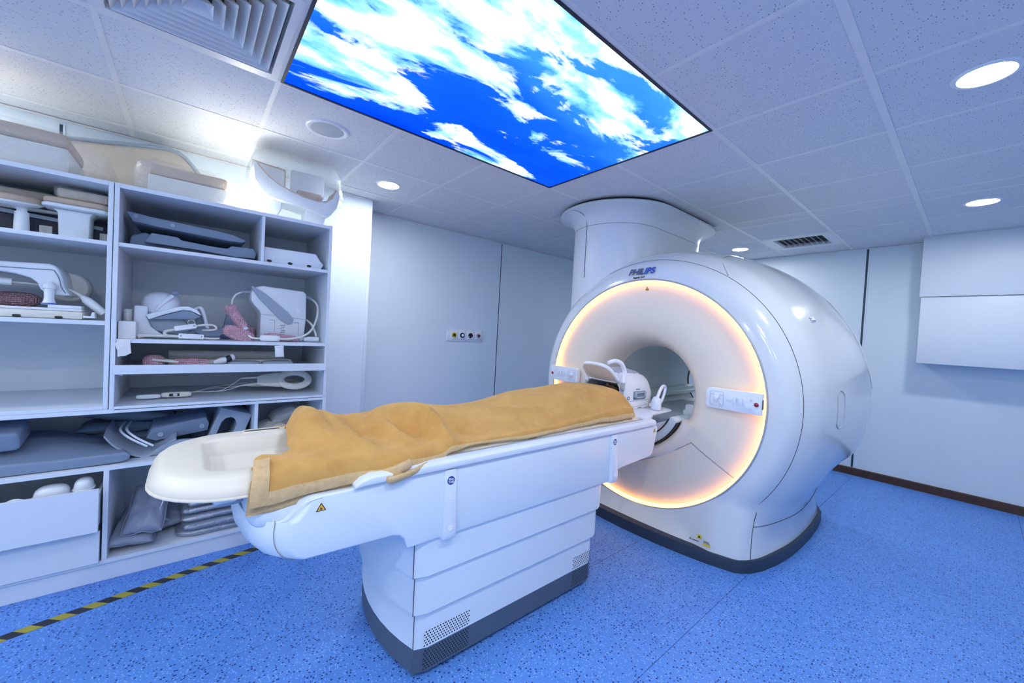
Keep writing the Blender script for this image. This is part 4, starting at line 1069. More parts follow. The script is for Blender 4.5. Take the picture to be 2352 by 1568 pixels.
build('plate', prism(rrect(-3.09, -2.885, -0.562, -0.330, 0.04, 5), 'xy', 1.878, 1.896), MAT['plastic'], t, bevel=0.005)
build('pad', prism(rrect(-3.09, -2.89, -0.558, -0.332, 0.04, 5), 'xy', 1.897, 1.926), MAT['beige_foam'], t, bevel=0.010, seg=3)
t = thing('wrapped_cushion', 'flat beige cushion in plastic lying on the pedestal coil', 'cushion', (-3.04, -0.43, 1.927))
build('foam_block', box(-3.09, -2.925, -0.515, -0.338, 1.930, 1.980), MAT['beige_foam'], t, bevel=0.010, seg=3)
wrapfilm('plastic_bag', (-3.01, -0.43, 1.958), (0.093, 0.098, 0.030), t, 9, amp=0.010)

# ---- left unit, second bay: arched coil
t = thing('arched_coil', 'white arched coil bridge on a long slotted base, left unit', 'coil', (-2.98, -0.7, 1.334))
arc_out = [(-1.15, 1.575), (-0.70, 1.592), (-0.535, 1.602), (-0.515, 1.596), (-0.502, 1.575), (-0.492, 1.545), (-0.486, 1.505), (-0.474, 1.468), (-0.462, 1.452), (-0.50, 1.448), (-0.545, 1.457), (-0.562, 1.475), (-0.572, 1.505), (-0.592, 1.525), (-0.64, 1.540), (-0.70, 1.548), (-1.15, 1.540)]
build('arch_housing', prism(arc_out, 'yz', -3.14, -2.93), MAT['plastic'], t, bevel=0.010, seg=3)
build('arch_seam', tube([(-2.928, y, z) for y, z in ((-1.1, 1.558), (-0.62, 1.568), (-0.53, 1.573), (-0.512, 1.560), (-0.500, 1.53), (-0.492, 1.49), (-0.478, 1.462))], 0.0022, 6, 4), MAT['grey_pad'], t, smooth=60)
build('post', lathe([(0.026, 0.0), (0.026, 0.006), (0.021, 0.012), (0.017, 0.03), (0.018, 0.075), (0.024, 0.078), (0.024, 0.095), (0.014, 0.108), (0.001, 0.11)], 20, at(-2.905, -0.527, 1.402)), MAT['plastic'], t, smooth=40)
build('post_ring', lathe([(0.0275, 0.004), (0.0275, 0.009)], 20, at(-2.905, -0.527, 1.400)), MAT['logo_blue'], t)
build('base_rail', box(-2.98, -2.88, -1.15, -0.415, 1.374, 1.386), MAT['plastic'], t, bevel=0.003)
build('rail_block', box(-2.975, -2.885, -0.528, -0.418, 1.386, 1.402), MAT['plastic'], t, bevel=0.003)
build('base', box(-3.16, -2.875, -1.15, -0.41, 1.335, 1.374), MAT['cable'], t, bevel=0.010)
for y in (-0.62, -0.49): build('base_slot', prism(rrect(y-0.013, y+0.013, 1.336, 1.348, 0.005, 3), 'yz', -2.876, -2.8735), MAT['black'], t)
build('base_hook', prism([(-0.41, 1.344), (-0.37, 1.344), (-0.372, 1.375), (-0.380, 1.375), (-0.384, 1.354), (-0.41, 1.354)], 'yz', -2.93, -2.88), MAT['plastic'], t)
build('cable', tube([(-2.99, -0.478, 1.485), (-2.98, -0.45, 1.468), (-2.97, -0.425, 1.45)], [0.006, 0.007, 0.009], 8, 4), MAT['cable'], t, smooth=60)
build('connector', tube([(-2.975, -0.428, 1.452), (-2.965, -0.41, 1.434), (-2.96, -0.37, 1.394), (-2.955, -0.345, 1.368)], [0.010, 0.020, 0.020, 0.018], 12, 1), MAT['plastic'], t, smooth=50)
build('foam_roll', lathe([(0.075, 0), (0.078, 0.01), (0.078, 0.10), (0.07, 0.11)], 28, at(-3.24, -0.50, 1.50, 0, 90, 0)), MAT['white_foam'], t, smooth=50)
t = thing('bubble_wrapped_plug', 'cable plug in pink bubble wrap behind the arched coil', 'wrapped cable', (-3.05, -0.72, 1.40))
build('plug', tube([(-3.02, -0.74, 1.505), (-3.02, -0.665, 1.502)], [0.020, 0.018], 12, 1), MAT['plastic'], t, smooth=40)
build('bubble_wrap', tube([(-3.03, -0.90, 1.515), (-3.02, -0.80, 1.512), (-3.02, -0.72, 1.507)], [0.03, 0.036, 0.030], 12, 3), MAT['pink_bubble'], t, smooth=60)
build('cable', tube([(-3.02, -0.668, 1.502), (-3.03, -0.60, 1.50), (-3.05, -0.54, 1.49)], 0.005, 8, 4), MAT['cable'], t, smooth=60)
build('bubble_wrap', superell(0.05, 0.09, 0.040, at(-3.23, -0.70, 1.421), 0.8, 0.8), MAT['pink_bubble'], t, smooth=60)

# ---- right unit, top bay
def slab(name, outline, x0, x1, m, parent, b=0.006): return build(name, prism(outline, 'yz', x0, x1), MAT[m], parent, bevel=b)
t = thing('wing_pad', 'upper grey-blue wing-shaped pad with pale round dots', 'positioning pad', (-3.1, 0.0, 1.83))
A = [(-0.272, 1.920), (-0.255, 1.922), (-0.17, 1.912), (0.0, 1.902), (0.12, 1.895), (0.19, 1.887), (0.262, 1.862), (0.235, 1.848), (0.17, 1.846), (0.0, 1.855), (-0.15, 1.864), (-0.215, 1.872), (-0.245, 1.872)]
secs = []
for x, dz, k in ((-2.93, 0.0, 1.0), (-3.02, -0.004, 0.99), (-3.20, -0.012, 0.95), (-3.32, -0.018, 0.9)):
    secs.append([(x, y*k, z+dz) for y, z in A])
build('pad_body', loft(secs), MAT['grey_pad'], t, bevel=0.004)
for y, z in ((-0.235, 1.902), (-0.085, 1.884)): build('dot', lathe([(0.011, 0), (0.010, 0.0015)], 16, at(-2.9285, y, z, 0, 90, 0)), MAT['grey_pad_light'], t)
t = thing('notched_pad', 'lower grey-blue notched pad under the wing-shaped pad', 'positioning pad', (-3.1, 0.08, 1.737))
Bp = [(-0.20, 1.768), (-0.17, 1.823), (-0.06, 1.820), (-0.045, 1.806), (0.10, 1.796), (0.165, 1.796), (0.185, 1.815), (0.295, 1.818), (0.310, 1.786), (0.305, 1.760), (0.20, 1.752), (0.02, 1.764), (-0.10, 1.766)]
slab('pad_body', Bp, -3.25, -2.905, 'grey_pad', t)
build('pad_sole', prism([(-0.15, 1.738), (0.30, 1.738), (0.30, 1.757), (0.20, 1.751), (0.0, 1.762), (-0.15, 1.764)], 'yz', -3.24, -2.92), MAT['navy'], t)
build('pad_heel', prism([(-0.262, 1.738), (-0.15, 1.738), (-0.12, 1.80), (-0.20, 1.83), (-0.255, 1.80)], 'yz', -3.30, -2.96), MAT['grey_pad'], t, bevel=0.012)
t = thing('slotted_box', 'low white sloped coil box with dark oval holes', 'coil', (-3.0, 0.52, 1.737))
slab('box_body', [(0.346, 1.738), (0.672, 1.738), (0.690, 1.772), (0.664, 1.800), (0.640, 1.838), (0.346, 1.836)], -3.25, -2.86, 'plastic', t, 0.006)
for y in (0.375, 0.49, 0.60): build('oval_hole', prism([(y+0.014*cos(a), 1.752+0.008*sin(a)) for a in [2*pi*i/14 for i in range(14)]], 'yz', -2.861, -2.8585), MAT['black'], t)

# ---- right unit, second bay
t = thing('foot_coil', 'white boot-shaped foot coil with grey sole plate', 'coil', (-3.0, -0.12, 1.246))
slab('heel_column', [(-0.232, 1.25), (-0.075, 1.25), (-0.12, 1.275), (-0.162, 1.31), (-0.178, 1.36), (-0.176, 1.425), (-0.232, 1.425)], -3.10, -2.93, 'plastic', t, 0.010)
build('inner_cradle', prism([(-0.178, 1.40), (-0.175, 1.33), (-0.145, 1.29), (-0.02, 1.262), (0.02, 1.30), (-0.035, 1.37), (-0.12, 1.39)], 'yz', -3.08, -2.955), MAT['grey_pad_light'], t, bevel=0.010)
build('upper_dome', superell(0.085, 0.085, 0.085, at(-3.03, -0.125, 1.425), 0.8, 0.9), MAT['plastic'], t, smooth=60)
build('clamp_arm', tube([(-2.95, -0.145, 1.405), (-2.95, -0.12, 1.44), (-2.955, -0.09, 1.475), (-2.96, -0.075, 1.492)], [0.010, 0.012, 0.012, 0.011], 8, 4), MAT['plastic'], t, smooth=60)
build('clamp_knob', superell(0.014, 0.020, 0.012, at(-2.965, -0.066, 1.508, 15, 0, 0), 0.8, 0.8), MAT['grey_pad'], t, smooth=60)
sole = [(-0.182, 1.372), (-0.10, 1.402), (-0.045, 1.425), (-0.01, 1.430), (0.03, 1.415), (0.052, 1.385), (0.035, 1.372), (-0.02, 1.375), (-0.09, 1.372), (-0.172, 1.345)]
build('sole_rim', prism([(-0.185, 1.378), (-0.10, 1.408), (-0.045, 1.432), (-0.005, 1.436), (0.035, 1.420), (0.057, 1.386), (0.04, 1.392), (0.005, 1.412), (-0.03, 1.412), (-0.10, 1.385), (-0.17, 1.350)], 'yz', -3.05, -2.905), MAT['plastic'], t, bevel=0.006)
build('sole_plate', prism([(-0.165, 1.352), (-0.10, 1.382), (-0.03, 1.410), (0.0, 1.410), (0.035, 1.392), (0.053, 1.382), (0.03, 1.366), (-0.03, 1.360), (-0.10, 1.358)], 'yz', -3.04, -2.912), MAT['grey_pad'], t, bevel=0.004)
t = thing('coil_cable', 'white cables with two long connectors in front of the foot coil', 'cable', (-2.9, 0.0, 1.246))
def conn(name, a, b, r, parent, m='plastic'):
    a, b = Vector(a), Vector(b); d = b-a; L = d.length
    M = frame((a+b)/2, d, (1, 0, 0.3))
    c = build(name, xf(prism(rrect(-L/2, L/2, -r, r, r*0.45, 3), 'xy', -r*0.9, r*0.9), M), MAT[m], parent, bevel=0.003)
    return c
for a, b in (((-2.90, -0.063, 1.302), (-2.90, 0.033, 1.325)), ((-2.87, -0.045, 1.265), (-2.87, 0.068, 1.262))):
    c = conn('connector', a, b, 0.014, t)
    for q in (0.1, 0.9):
        p = Vector(a).lerp(Vector(b), q); build('screw', lathe([(0.003, 0), (0.002, 0.001)], 8, at(p.x+0.0132, p.y, p.z+0.004, 0, 80, 0)), MAT['black'], c)
build('cable', tube([(-2.90, 0.033, 1.326), (-2.90, 0.075, 1.334), (-2.905, 0.115, 1.332), (-2.905, 0.125, 1.312), (-2.91, 0.10, 1.304), (-2.93, 0.06, 1.300)], 0.006, 8, 5), MAT['cable'], t, smooth=60)
build('cable', tube([(-2.90, -0.063, 1.300), (-2.89, -0.10, 1.288), (-2.875, -0.095, 1.268), (-2.87, -0.045, 1.264)], 0.008, 8, 5), MAT['cable'], t, smooth=60)
build('cable', tube([(-2.88, -0.09, 1.262), (-2.875, -0.15, 1.266), (-2.87, -0.20, 1.262), (-2.865, -0.212, 1.256)], [0.008, 0.008, 0.012, 0.014], 8, 5), MAT['cable'], t, smooth=60)
build('cable', tube([(-2.87, 0.068, 1.258), (-2.87, 0.10, 1.256), (-2.88, 0.14, 1.257)], 0.005, 8, 4), MAT['cable'], t, smooth=60)
build('tie_ring', tube([(-2.91, 0.01+0.016*cos(a), 1.345+0.014*sin(a)) for a in [2*pi*i/10 for i in range(10)]], 0.0015, 6, 2, closed=True), MAT['cable'], t)
t = thing('grey_flex_coil', 'grey curved coil frame between the foot coil and the boxy coil', 'coil', (-3.0, 0.1, 1.246))
build('frame_bar', tube([(-3.02, 0.03, 1.425), (-3.0, 0.055, 1.43), (-2.98, 0.075, 1.36), (-2.96, 0.098, 1.262)], 0.010, 8, 4), MAT['plastic'], t, smooth=60)
build('frame_panel', prism([(0.022, 1.425), (0.055, 1.425), (0.10, 1.262), (0.03, 1.262)], 'yz', -3.03, -3.015), MAT['grey_pad_light'], t)
build('curved_pad', prism([(0.10+0.085*cos(a), 1.315+0.050*sin(a)) for a in [pi+pi*i/14 for i in range(15)]]+[(0.165, 1.318), (0.11, 1.312)], 'yz', -3.06, -2.93), MAT['grey_pad'], t, bevel=0.004)
build('back_pad', prism([(0.155, 1.248), (0.215, 1.248), (0.235, 1.42), (0.19, 1.42)], 'yz', -3.18, -3.12), MAT['grey_pad'], t, bevel=0.008)
t = thing('paper_packet', 'white paper packet with a taped sheet hanging over the shelf edge', 'paper packet', (-2.88, -0.25, 1.246))
V, F = box(-2.96, -2.828, -0.280, -0.214, 1.2465, 1.338)
build('packet', (V, F), MAT['paper'], t, bevel=0.004)
build('roll', lathe([(0.016, 0), (0.018, 0.003), (0.018, 0.150), (0.015, 0.155)], 18, at(-2.99, -0.258, 1.2465)), MAT['paper'], t, smooth=40)
build('hanging_sheet', loft([[(-2.800+q, -0.286, 1.222), (-2.800+q, -0.270, 1.244), (-2.795+q, -0.232, 1.247), (-2.795+q, -0.226, 1.175), (-2.797+q, -0.248, 1.160), (-2.797+q, -0.276, 1.156), (-2.797+q, -0.277, 1.187)] for q in (0.0, 0.0012)]), MAT['paper'], t)
# boxy knee coil
t = thing('box_coil', 'boxy white coil with diagonal grey strap and looped cables', 'coil', (-3.05, 0.48, 1.246))
body = [(0.352, 1.2475), (0.610, 1.2475), (0.622, 1.40), (0.618, 1.575), (0.600, 1.590), (0.36, 1.602), (0.312, 1.585), (0.298, 1.545), (0.300, 1.500), (0.318, 1.470), (0.345, 1.440), (0.353, 1.420)]
slab('body', body, -3.22, -2.98, 'plastic', t, 0.014)
build('body_seam', tube([(-2.979, 0.355, 1.418), (-2.979, 0.45, 1.412), (-2.979, 0.62, 1.398)], 0.0012, 6, 2), MAT['seam_soft'], t)
d0, d1 = Vector((-2.974, 0.300, 1.590)), Vector((-2.972, 0.528, 1.372)); L = (d1-d0).length
strap = [(0, -0.006), (L*0.25, -0.024), (L*0.8, -0.034), (L*0.98, -0.026), (L*1.03, 0.0), (L*0.98, 0.026), (L*0.8, 0.034), (L*0.25, 0.024), (0, 0.006)]
build('strap', xf(prism(strap, 'xy', -0.004, 0.006), frame(d0, d1-d0, (1, 0, 0))), MAT['grey_pad_light'], t, bevel=0.002)
build('thumb_dent', superell(0.003, 0.014, 0.020, at(-2.980, 0.567, 1.455), 1, 1, 14, 8), MAT['key_white'], t, smooth=60)
for y, z0, z1 in ((0.405, 1.31, 1.385), (0.545, 1.29, 1.375)): build('panel_groove', join(box(-2.981, -2.9785, y, y+0.030, z1-0.003, z1), box(-2.981, -2.9785, y+0.028, y+0.030, z0, z1)), MAT['seam_soft'], t)
for i in range(6): build('print_line', box(-2.9805, -2.9788, 0.466+0.006*(i % 2), 0.498-0.004*(i % 3), 1.350-0.012*i, 1.353-0.012*i), MAT['black_print'], t)
build('print_line', join(*[box(-3.02, -3.015, 0.43+0.006*i, 0.4335+0.006*i, 1.597-0.0004*i, 1.5995-0.0004*i) for i in range(6)]), MAT['black_print'], t)
build('cable_boot', tube([(-3.02, 0.300, 1.552), (-3.01, 0.27, 1.553), (-3.0, 0.245, 1.545)], [0.011, 0.009, 0.008], 8, 3), MAT['grey_pad_light'], t, smooth=60)
build('cable', tube([(-3.0, 0.247, 1.546), (-2.99, 0.222, 1.530), (-2.98, 0.205, 1.50), (-2.97, 0.200, 1.465)], 0.006, 8, 5), MAT['cable'], t, smooth=60)
build('cable_boot', tube([(-3.05, 0.618, 1.555), (-3.04, 0.645, 1.552), (-3.03, 0.668, 1.54)], [0.011, 0.010, 0.008], 8, 3), MAT['grey_pad_light'], t, smooth=60)
build('cable', tube([(-3.03, 0.666, 1.542), (-2.98, 0.688, 1.50), (-2.94, 0.680, 1.42), (-2.90, 0.640, 1.33), (-2.875, 0.58, 1.285), (-2.865, 0.50, 1.266), (-2.86, 0.44, 1.266)], 0.007, 8, 6), MAT['cable'], t, smooth=60)
build('cable', tube([(-3.05, 0.62, 1.41), (-2.99, 0.655, 1.37), (-2.95, 0.672, 1.32), (-2.93, 0.678, 1.285)], 0.007, 8, 5), MAT['cable'], t, smooth=60)
build('plug', tube([(-2.93, 0.60, 1.264), (-2.93, 0.63, 1.266), (-2.925, 0.69, 1.266)], [0.012, 0.018, 0.018], 10, 1), MAT['plastic'], t, smooth=50)
build('ferrite_sleeve', superell(0.019, 0.056, 0.019, at(-2.86, 0.395, 1.268), 0.5, 0.5), MAT['key_white'], t, smooth=60)
build('cable', tube([(-2.86, 0.34, 1.264), (-2.865, 0.30, 1.268), (-2.88, 0.27, 1.295), (-2.90, 0.262, 1.318)], 0.006, 8, 5), MAT['cable'], t, smooth=60)
pk = build('bubble_sleeve', tube([(-2.945, 0.185, 1.455), (-2.93, 0.212, 1.405), (-2.915, 0.262, 1.328)], [0.032, 0.032, 0.026], 14, 4), MAT['pink_bubble'], t, smooth=60, label='pink bubble-wrap sleeve')
build('sleeve_tip', tube([(-2.913, 0.262, 1.328), (-2.908, 0.272, 1.312)], [0.017, 0.017], 10, 1), MAT['plastic'], pk)
build('bubble_wrap', xf(superell(0.035, 0.085, 0.040, None, 0.7, 0.7), at(-2.90, 0.235, 1.287, -22, 0, 0)), MAT['pink_bubble'], t, smooth=60)
build('bubble_wrap', xf(superell(0.028, 0.105, 0.022, None, 0.7, 0.7), at(-2.92, 0.47, 1.272, -6, 0, 0)), MAT['pink_bubble'], t, smooth=60)
build('bubble_wrap', superell(0.05, 0.05, 0.045, at(-3.16, 0.30, 1.292), 0.8, 0.8), MAT['pink_bubble'], t, smooth=60)
tg = build('hang_tag', xf(join(box(-0.004, 0.004, -0.024, 0.024, -0.034, 0.034)), at(-2.789, 0.438, 1.190, 4, 0, 0)), MAT['key_white'], t, bevel=0.003, label='small white hanging tag')
build('tag_cap', xf(box(-0.006, 0.006, -0.025, 0.025, 0.022, 0.036), at(-2.789, 0.438, 1.190, 4, 0, 0)), MAT['plastic'], tg, bevel=0.002)
build('tag_string', tube([(-2.855, 0.428, 1.27), (-2.80, 0.434, 1.25), (-2.79, 0.439, 1.223)], 0.0012, 5, 3), MAT['cable'], tg)

# ---- pull-out tray
t = thing('bubble_wrapped_cable', 'white cable with two pink bubble-wrapped plugs lying in the tray', 'wrapped cable', (-2.93, -0.05, 1.081))
build('bubble_wrap', superell(0.045, 0.048, 0.036, at(-2.95, -0.145, 1.118), 0.8, 0.8), MAT['pink_bubble'], t, smooth=60)
build('bubble_wrap', tube([(-2.93, -0.055, 1.112), (-2.92, 0.02, 1.113), (-2.92, 0.09, 1.111)], [0.024, 0.026, 0.022], 12, 4), MAT['pink_bubble'], t, smooth=60)
build('cable', tube([(-2.91, -0.15, 1.130), (-2.90, -0.10, 1.124), (-2.90, -0.04, 1.117)], 0.007, 8, 4), MAT['cable'], t, smooth=60)
build('cable', tube([(-2.97, -0.11, 1.126), (-2.95, -0.07, 1.122), (-2.94, -0.03, 1.118)], 0.006, 8, 4), MAT['cable'], t, smooth=60)
build('plug', tube([(-2.91, 0.12, 1.112), (-2.91, 0.155, 1.124), (-2.915, 0.178, 1.130)], [0.010, 0.019, 0.017], 10, 3), MAT['key_white'], t, smooth=60)
build('plug_collar', tube([(-2.915, 0.176, 1.128), (-2.915, 0.200, 1.140)], [0.017, 0.019], 10, 1), MAT['navy'], t, smooth=60)
build('plug_end', tube([(-2.915, 0.200, 1.140), (-2.92, 0.215, 1.146)], [0.021, 0.020], 10, 1), MAT['plastic'], t, smooth=60)
t = thing('flat_coil', 'long flat white coil mat with strap lying in the tray', 'coil', (-3.1, 0.2, 1.081))
build('mat', prism(rrect(-3.32, -3.02, -0.09, 0.555, 0.03, 4), 'xy', 1.0815, 1.118), MAT['cable'], t, bevel=0.012, seg=3)
build('roll', tube([(-3.14, -0.09, 1.140), (-3.14, 0.52, 1.140)], 0.028, 14, 1), MAT['cable'], t, smooth=50)
for y in (0.07, 0.30): build('strap', tube([(-3.14, y, 1.140), (-3.14, y+0.030, 1.140)], 0.0305, 14, 1), MAT['white_foam'], t, smooth=50)
for y in (0.27, 0.455): build('pocket', superell(0.05, 0.088, 0.016, at(-2.955, y, 1.102), 0.5, 0.5), MAT['grey_pad_light'], t, smooth=60)

# ---- fourth bay: ring coils
t = thing('ring_coil', 'pair of white ring coils with thin cables on the lowest upper shelf', 'coil', (-3.05, 0.3, 0.899))
for (cy, cz, cx, tilt, sc) in ((0.565, 0.985, -2.985, 52, 1.0), (0.52, 0.945, -3.13, 8, 1.0)):
    Mr = at(cx, cy, cz, 0, tilt, 0)
    build('ring', xf(tube([(0.055*sc*cos(a), 0.085*sc*sin(a), 0) for a in [2*pi*i/20 for i in range(20)]], 0.020*sc, 10, 2, closed=True, flat=(1.2, 0.7)), Mr), MAT['cable'], t, smooth=60)
    build('neck', xf(prism([(-0.052, -0.085), (0.052, -0.085), (0.040, -0.185), (0.026, -0.215), (-0.026, -0.215), (-0.040, -0.185)], 'xy', -0.010, 0.010), Mr), MAT['cable'], t, bevel=0.005)
    for s in (-0.022, 0.022):
        p0, p1 = Mr @ Vector((s, -0.21, 0)), Mr @ Vector((s*1.2, -0.30, -0.01))
        build('cable_boot', tube([p0, p1], [0.006, 0.004], 8, 1), MAT['cable'], t)
        build('cable', tube([p1, (p1.x+0.01, p1.y-0.10, 0.930), (-2.99, 0.03, 0.928), (-2.98, -0.02, 0.925)], 0.0022, 6, 5), MAT['cable'], t)
c = build('connector', superell(0.018, 0.068, 0.015, at(-2.97, -0.045, 0.922), 0.45, 0.5), MAT['cable'], t, smooth=60)
build('connector_label', prism(rrect(-0.078, -0.032, 0.914, 0.930, 0.001, 1), 'yz', -2.9525, -2.9515), MAT['black_print'], c)
build('label_paper', prism(rrect(-0.060, -0.042, 0.916, 0.928, 0.001, 1), 'yz', -2.9518, -2.951), MAT['paper'], c)
build('connector', superell(0.014, 0.052, 0.012, at(-2.965, -0.165, 0.918), 0.45, 0.5), MAT['plastic'], t, smooth=60)

# ---- base cabinet, upper bay
t = thing('wedge_mattress', 'long blue-grey wedge mattress on the lower shelf at left', 'positioning pad', (-3.0, -0.7, 0.593))
secs = []
for x, z1, k in ((-2.835, 0.655, 1.0), (-2.90, 0.695, 0.985), (-3.02, 0.725, 0.94), (-3.20, 0.735, 0.92)):
    out = [(-1.30, 0.594), (-0.36, 0.594), (-0.25, 0.598), (-0.222, 0.608), (-0.218, 0.635), (-0.235, 0.650), (-0.50, z1-0.01), (-1.30, z1+0.02)]
    secs.append([(x, -1.3+(y+1.3)*k, min(z, z1+0.03)) for y, z in out])
build('pad_body', loft(secs), MAT['grey_pad'], t, bevel=0.010, seg=3)
t = thing('small_bolster', 'small blue-grey rounded pad lying on the wedge mattress', 'positioning pad', (-2.9, -0.72, 0.72))
build('pad_body', xf(prism(rrect(-0.23, 0.10, -0.045, 0.045, 0.022, 4), 'yz', -0.08, 0.09), at(-2.93, -0.695, 0.768, 2, 12, 0)), MAT['grey_pad'], t, bevel=0.012, seg=3)
t = thing('curved_tray_coil', 'grey-white curved tray with raised ribs on the lower shelf', 'coil', (-3.0, -0.1, 0.593))
prf = [(-0.335, 0.752), (-0.30, 0.70), (-0.25, 0.655), (-0.20, 0.628), (-0.16, 0.622), (-0.10, 0.655), (-0.07, 0.685), (-0.04, 0.700)]
V, F = loft([[(x, y*0.98, z+dz) for x, dz in ((-3.22, 0.0), (-2.98, 0.0), (-2.90, -0.018), (-2.90, -0.030), (-3.22, -0.012))] for y, z in [tuple(p)[:2] for p in catmull([(a, b, 0) for a, b in prf], 3)]])
build('tray_shell', (V, F), MAT['grey_pad_light'], t, smooth=50)
slab('tray_front', [(-0.21, 0.596), (0.14, 0.596), (0.16, 0.660), (-0.02, 0.668), (-0.06, 0.665), (-0.10, 0.645), (-0.15, 0.610)], -2.93, -2.905, 'grey_pad_light', t, 0.004)
for k in (0.06, 0.085): build('rib', tube([(-3.2, -0.335+k, 0.735), (-2.99, -0.335+k, 0.735), (-2.92, -0.29+k, 0.70), (-2.905, -0.22+k, 0.65)], 0.006, 6, 4), MAT['plastic'], t, smooth=60)
t = thing('dotted_block', 'blue-grey block pad with two pale dots on the lower shelf', 'positioning pad', (-3.05, -0.03, 0.67))
build('pad_body', xf(prism([(-0.15, -0.02), (-0.11, -0.045), (0.125, -0.040), (0.135, 0.0), (0.125, 0.045), (-0.12, 0.030)], 'yz', -0.12, 0.08), at(-3.05, -0.025, 0.725, 7, 6, 0)), MAT['grey_pad'], t, bevel=0.005)
for y, z in ((-0.11, 0.695), (0.075, 0.722)): build('dot', lathe([(0.014, 0), (0.013, 0.002)], 16, at(-2.969, y, z, 0, 84, 0)), MAT['grey_pad_light'], t)
t = thing('arch_block', 'tilted grey-blue block with an arch-shaped hole', 'positioning pad', (-3.0, 0.24, 0.593))
ob = [(-0.085, -0.10), (-0.050, -0.10), (-0.050, 0.005), (-0.040, 0.033), (-0.015, 0.048), (0.010, 0.040), (0.028, 0.015), (0.030, -0.10), (0.085, -0.10), (0.085, 0.09), (-0.085, 0.09)]
build('block_body', xf(prism(ob, 'yz', -0.16, 0.08), at(-3.03, 0.215, 0.7165, -19, 0, 0)), MAT['grey_pad_light'], t, bevel=0.003)
t = thing('dark_cushions', 'dark flattened cushion pile at the back of the lower shelf', 'cushion', (-3.3, -0.3, 0.593))
for i, (y, z, L, a) in enumerate(((-0.33, 0.80, 0.26, 4), (-0.24, 0.765, 0.40, -8), (-0.30, 0.70, 0.36, 0), (-0.30, 0.64, 0.40, 0))):
    build('cushion_layer', pillow(0.22, L, 0.07, at(-3.30, y, z, a, 0, 0), seed=i+3), MAT['grey_pad'], t, smooth=70)
t = thing('hanging_strap_pad', 'dark pad lying at the back near the divider', 'positioning pad', (-3.3, 0.15, 0.593))
build('pad_body', box(-3.42, -3.20, 0.02, 0.30, 0.594, 0.82), MAT['grey_pad'], t, bevel=0.02)
t = thing('bagged_supplies', 'dim paper bags in the compartment behind the blanket', 'bag', (-3.2, 0.55, 0.593))
for i, (y, z, a) in enumerate(((0.46, 0.645, 0), (0.54, 0.72, 25), (0.595, 0.70, 32))): build('bag', pillow(0.20, 0.19, 0.08, at(-3.15-0.05*i, y, z-0.01, a, 0, 0), seed=20+i), MAT['white_foam'], t, smooth=70)
# ---- drawer contents: white coil parts
for i, (y, s, lb) in enumerate(((-0.74, 0.075, 'white rounded coil cover lying low in the open drawer at far left'), (-0.49, 0.060, 'white curved coil cover sticking out of the open drawer'), (-0.385, 0.035, 'small white coil cap in the right corner of the open drawer'))):
    t = thing('coil_cover', lb, 'coil', (-2.84, y, 0.313), 'coil covers in the open drawer')
    z = (0.440, 0.475, 0.490)[i]
    build('dome', superell(0.05, s, 0.052, at(-2.84, y, z), 0.7, 0.8), MAT['plastic'], t, smooth=60)
    build('rim', tube([(-2.84+0.05*cos(a), y+s*sin(a), z) for a in [2*pi*k/20 for k in range(20)]], 0.006, 6, 2, closed=True), MAT['key_white'], t, smooth=60)
    build('stem', box(-2.87, -2.81, y-0.02, y+0.02, 0.314, z-0.03), MAT['plastic'], t)
    if i == 1: build('finger_loop', tube([(-2.80, y-0.06, 0.46), (-2.80, y-0.10, 0.485), (-2.80, y-0.13, 0.475), (-2.80, y-0.14, 0.44)], 0.012, 8, 4), MAT['plastic'], t, smooth=60)
# ---- base cabinet, open lower bay: sandbags and wrapped pads
for lb, M, L, Wd, Tk, sd in (('flat grey vinyl sandbag at the bottom left of the lower bay', at(-2.995, -0.192, 0.188, -3, 10, -8), 0.36, 0.19, 0.080, 1),
                             ('flat grey vinyl sandbag lying at the back beside the others', at(-3.12, -0.10, 0.170, 6, 4, 10), 0.34, 0.20, 0.075, 2),
                             ('grey vinyl sandbag leaning on top of the others, nearest', at(-2.955, -0.150, 0.285, -2, 36, -9), 0.30, 0.165, 0.085, 3)):
    t = thing('sandbag', lb, 'sandbag', (M.translation.x, M.translation.y, 0.113), 'grey sandbags in the lower bay')
    build('bag', pillow(L, Wd, Tk, M, seed=sd, crease=0.010), MAT['grey_vinyl'], t, smooth=60)
    e = [M @ Vector((u*L/2*0.985, v*Wd/2*0.985, 0)) for u, v in ((-1, -1), (0, -0.955), (1, -1), (0.955, 0), (1, 1), (0, 0.955), (-1, 1), (-0.955, 0))]
    build('edge_seam', tube(e, 0.003, 5, 2, closed=True), MAT['grey_vinyl'], t)
for i in range(5):
    t = thing('bagged_pad', ('lowest', 'second lowest', 'middle', 'second highest', 'topmost')[i]+' of the grey pads in clear bags stacked in the lower bay', 'positioning pad', (-2.99, 0.16, 0.113+0.040*i), 'bagged grey pads in the lower bay')
    z = 0.134+0.040*i; sx = random.uniform(-0.012, 0.012)
    build('pad', pillow(0.30, 0.34-0.02*i, 0.040, at(-2.995+sx, 0.165+sx, z, random.uniform(-2, 2), 0, random.uniform(-5, 5)), seed=30+i, crease=0.004), MAT['grey_vinyl'], t, smooth=60)
    wf = superell(0.175-0.008*i, 0.195-0.012*i, 0.0195, at(-2.985+sx, 0.168+sx, z), 0.5, 0.3, 40, 8)
    out = [(v[0]+noise.noise(Vector(v)*14)*0.016, v[1]+noise.noise(Vector(v)*11+Vector((5, 0, 0)))*0.02, v[2]+noise.noise(Vector(v)*20)*0.003) for v in wf[0]]
    build('plastic_bag', (out, wf[1]), MAT['milky_film'], t, smooth=70)
t = thing('tube_loop', 'thin clear tube curling over the sandbags', 'tube', (-2.9, -0.02, 0.2))
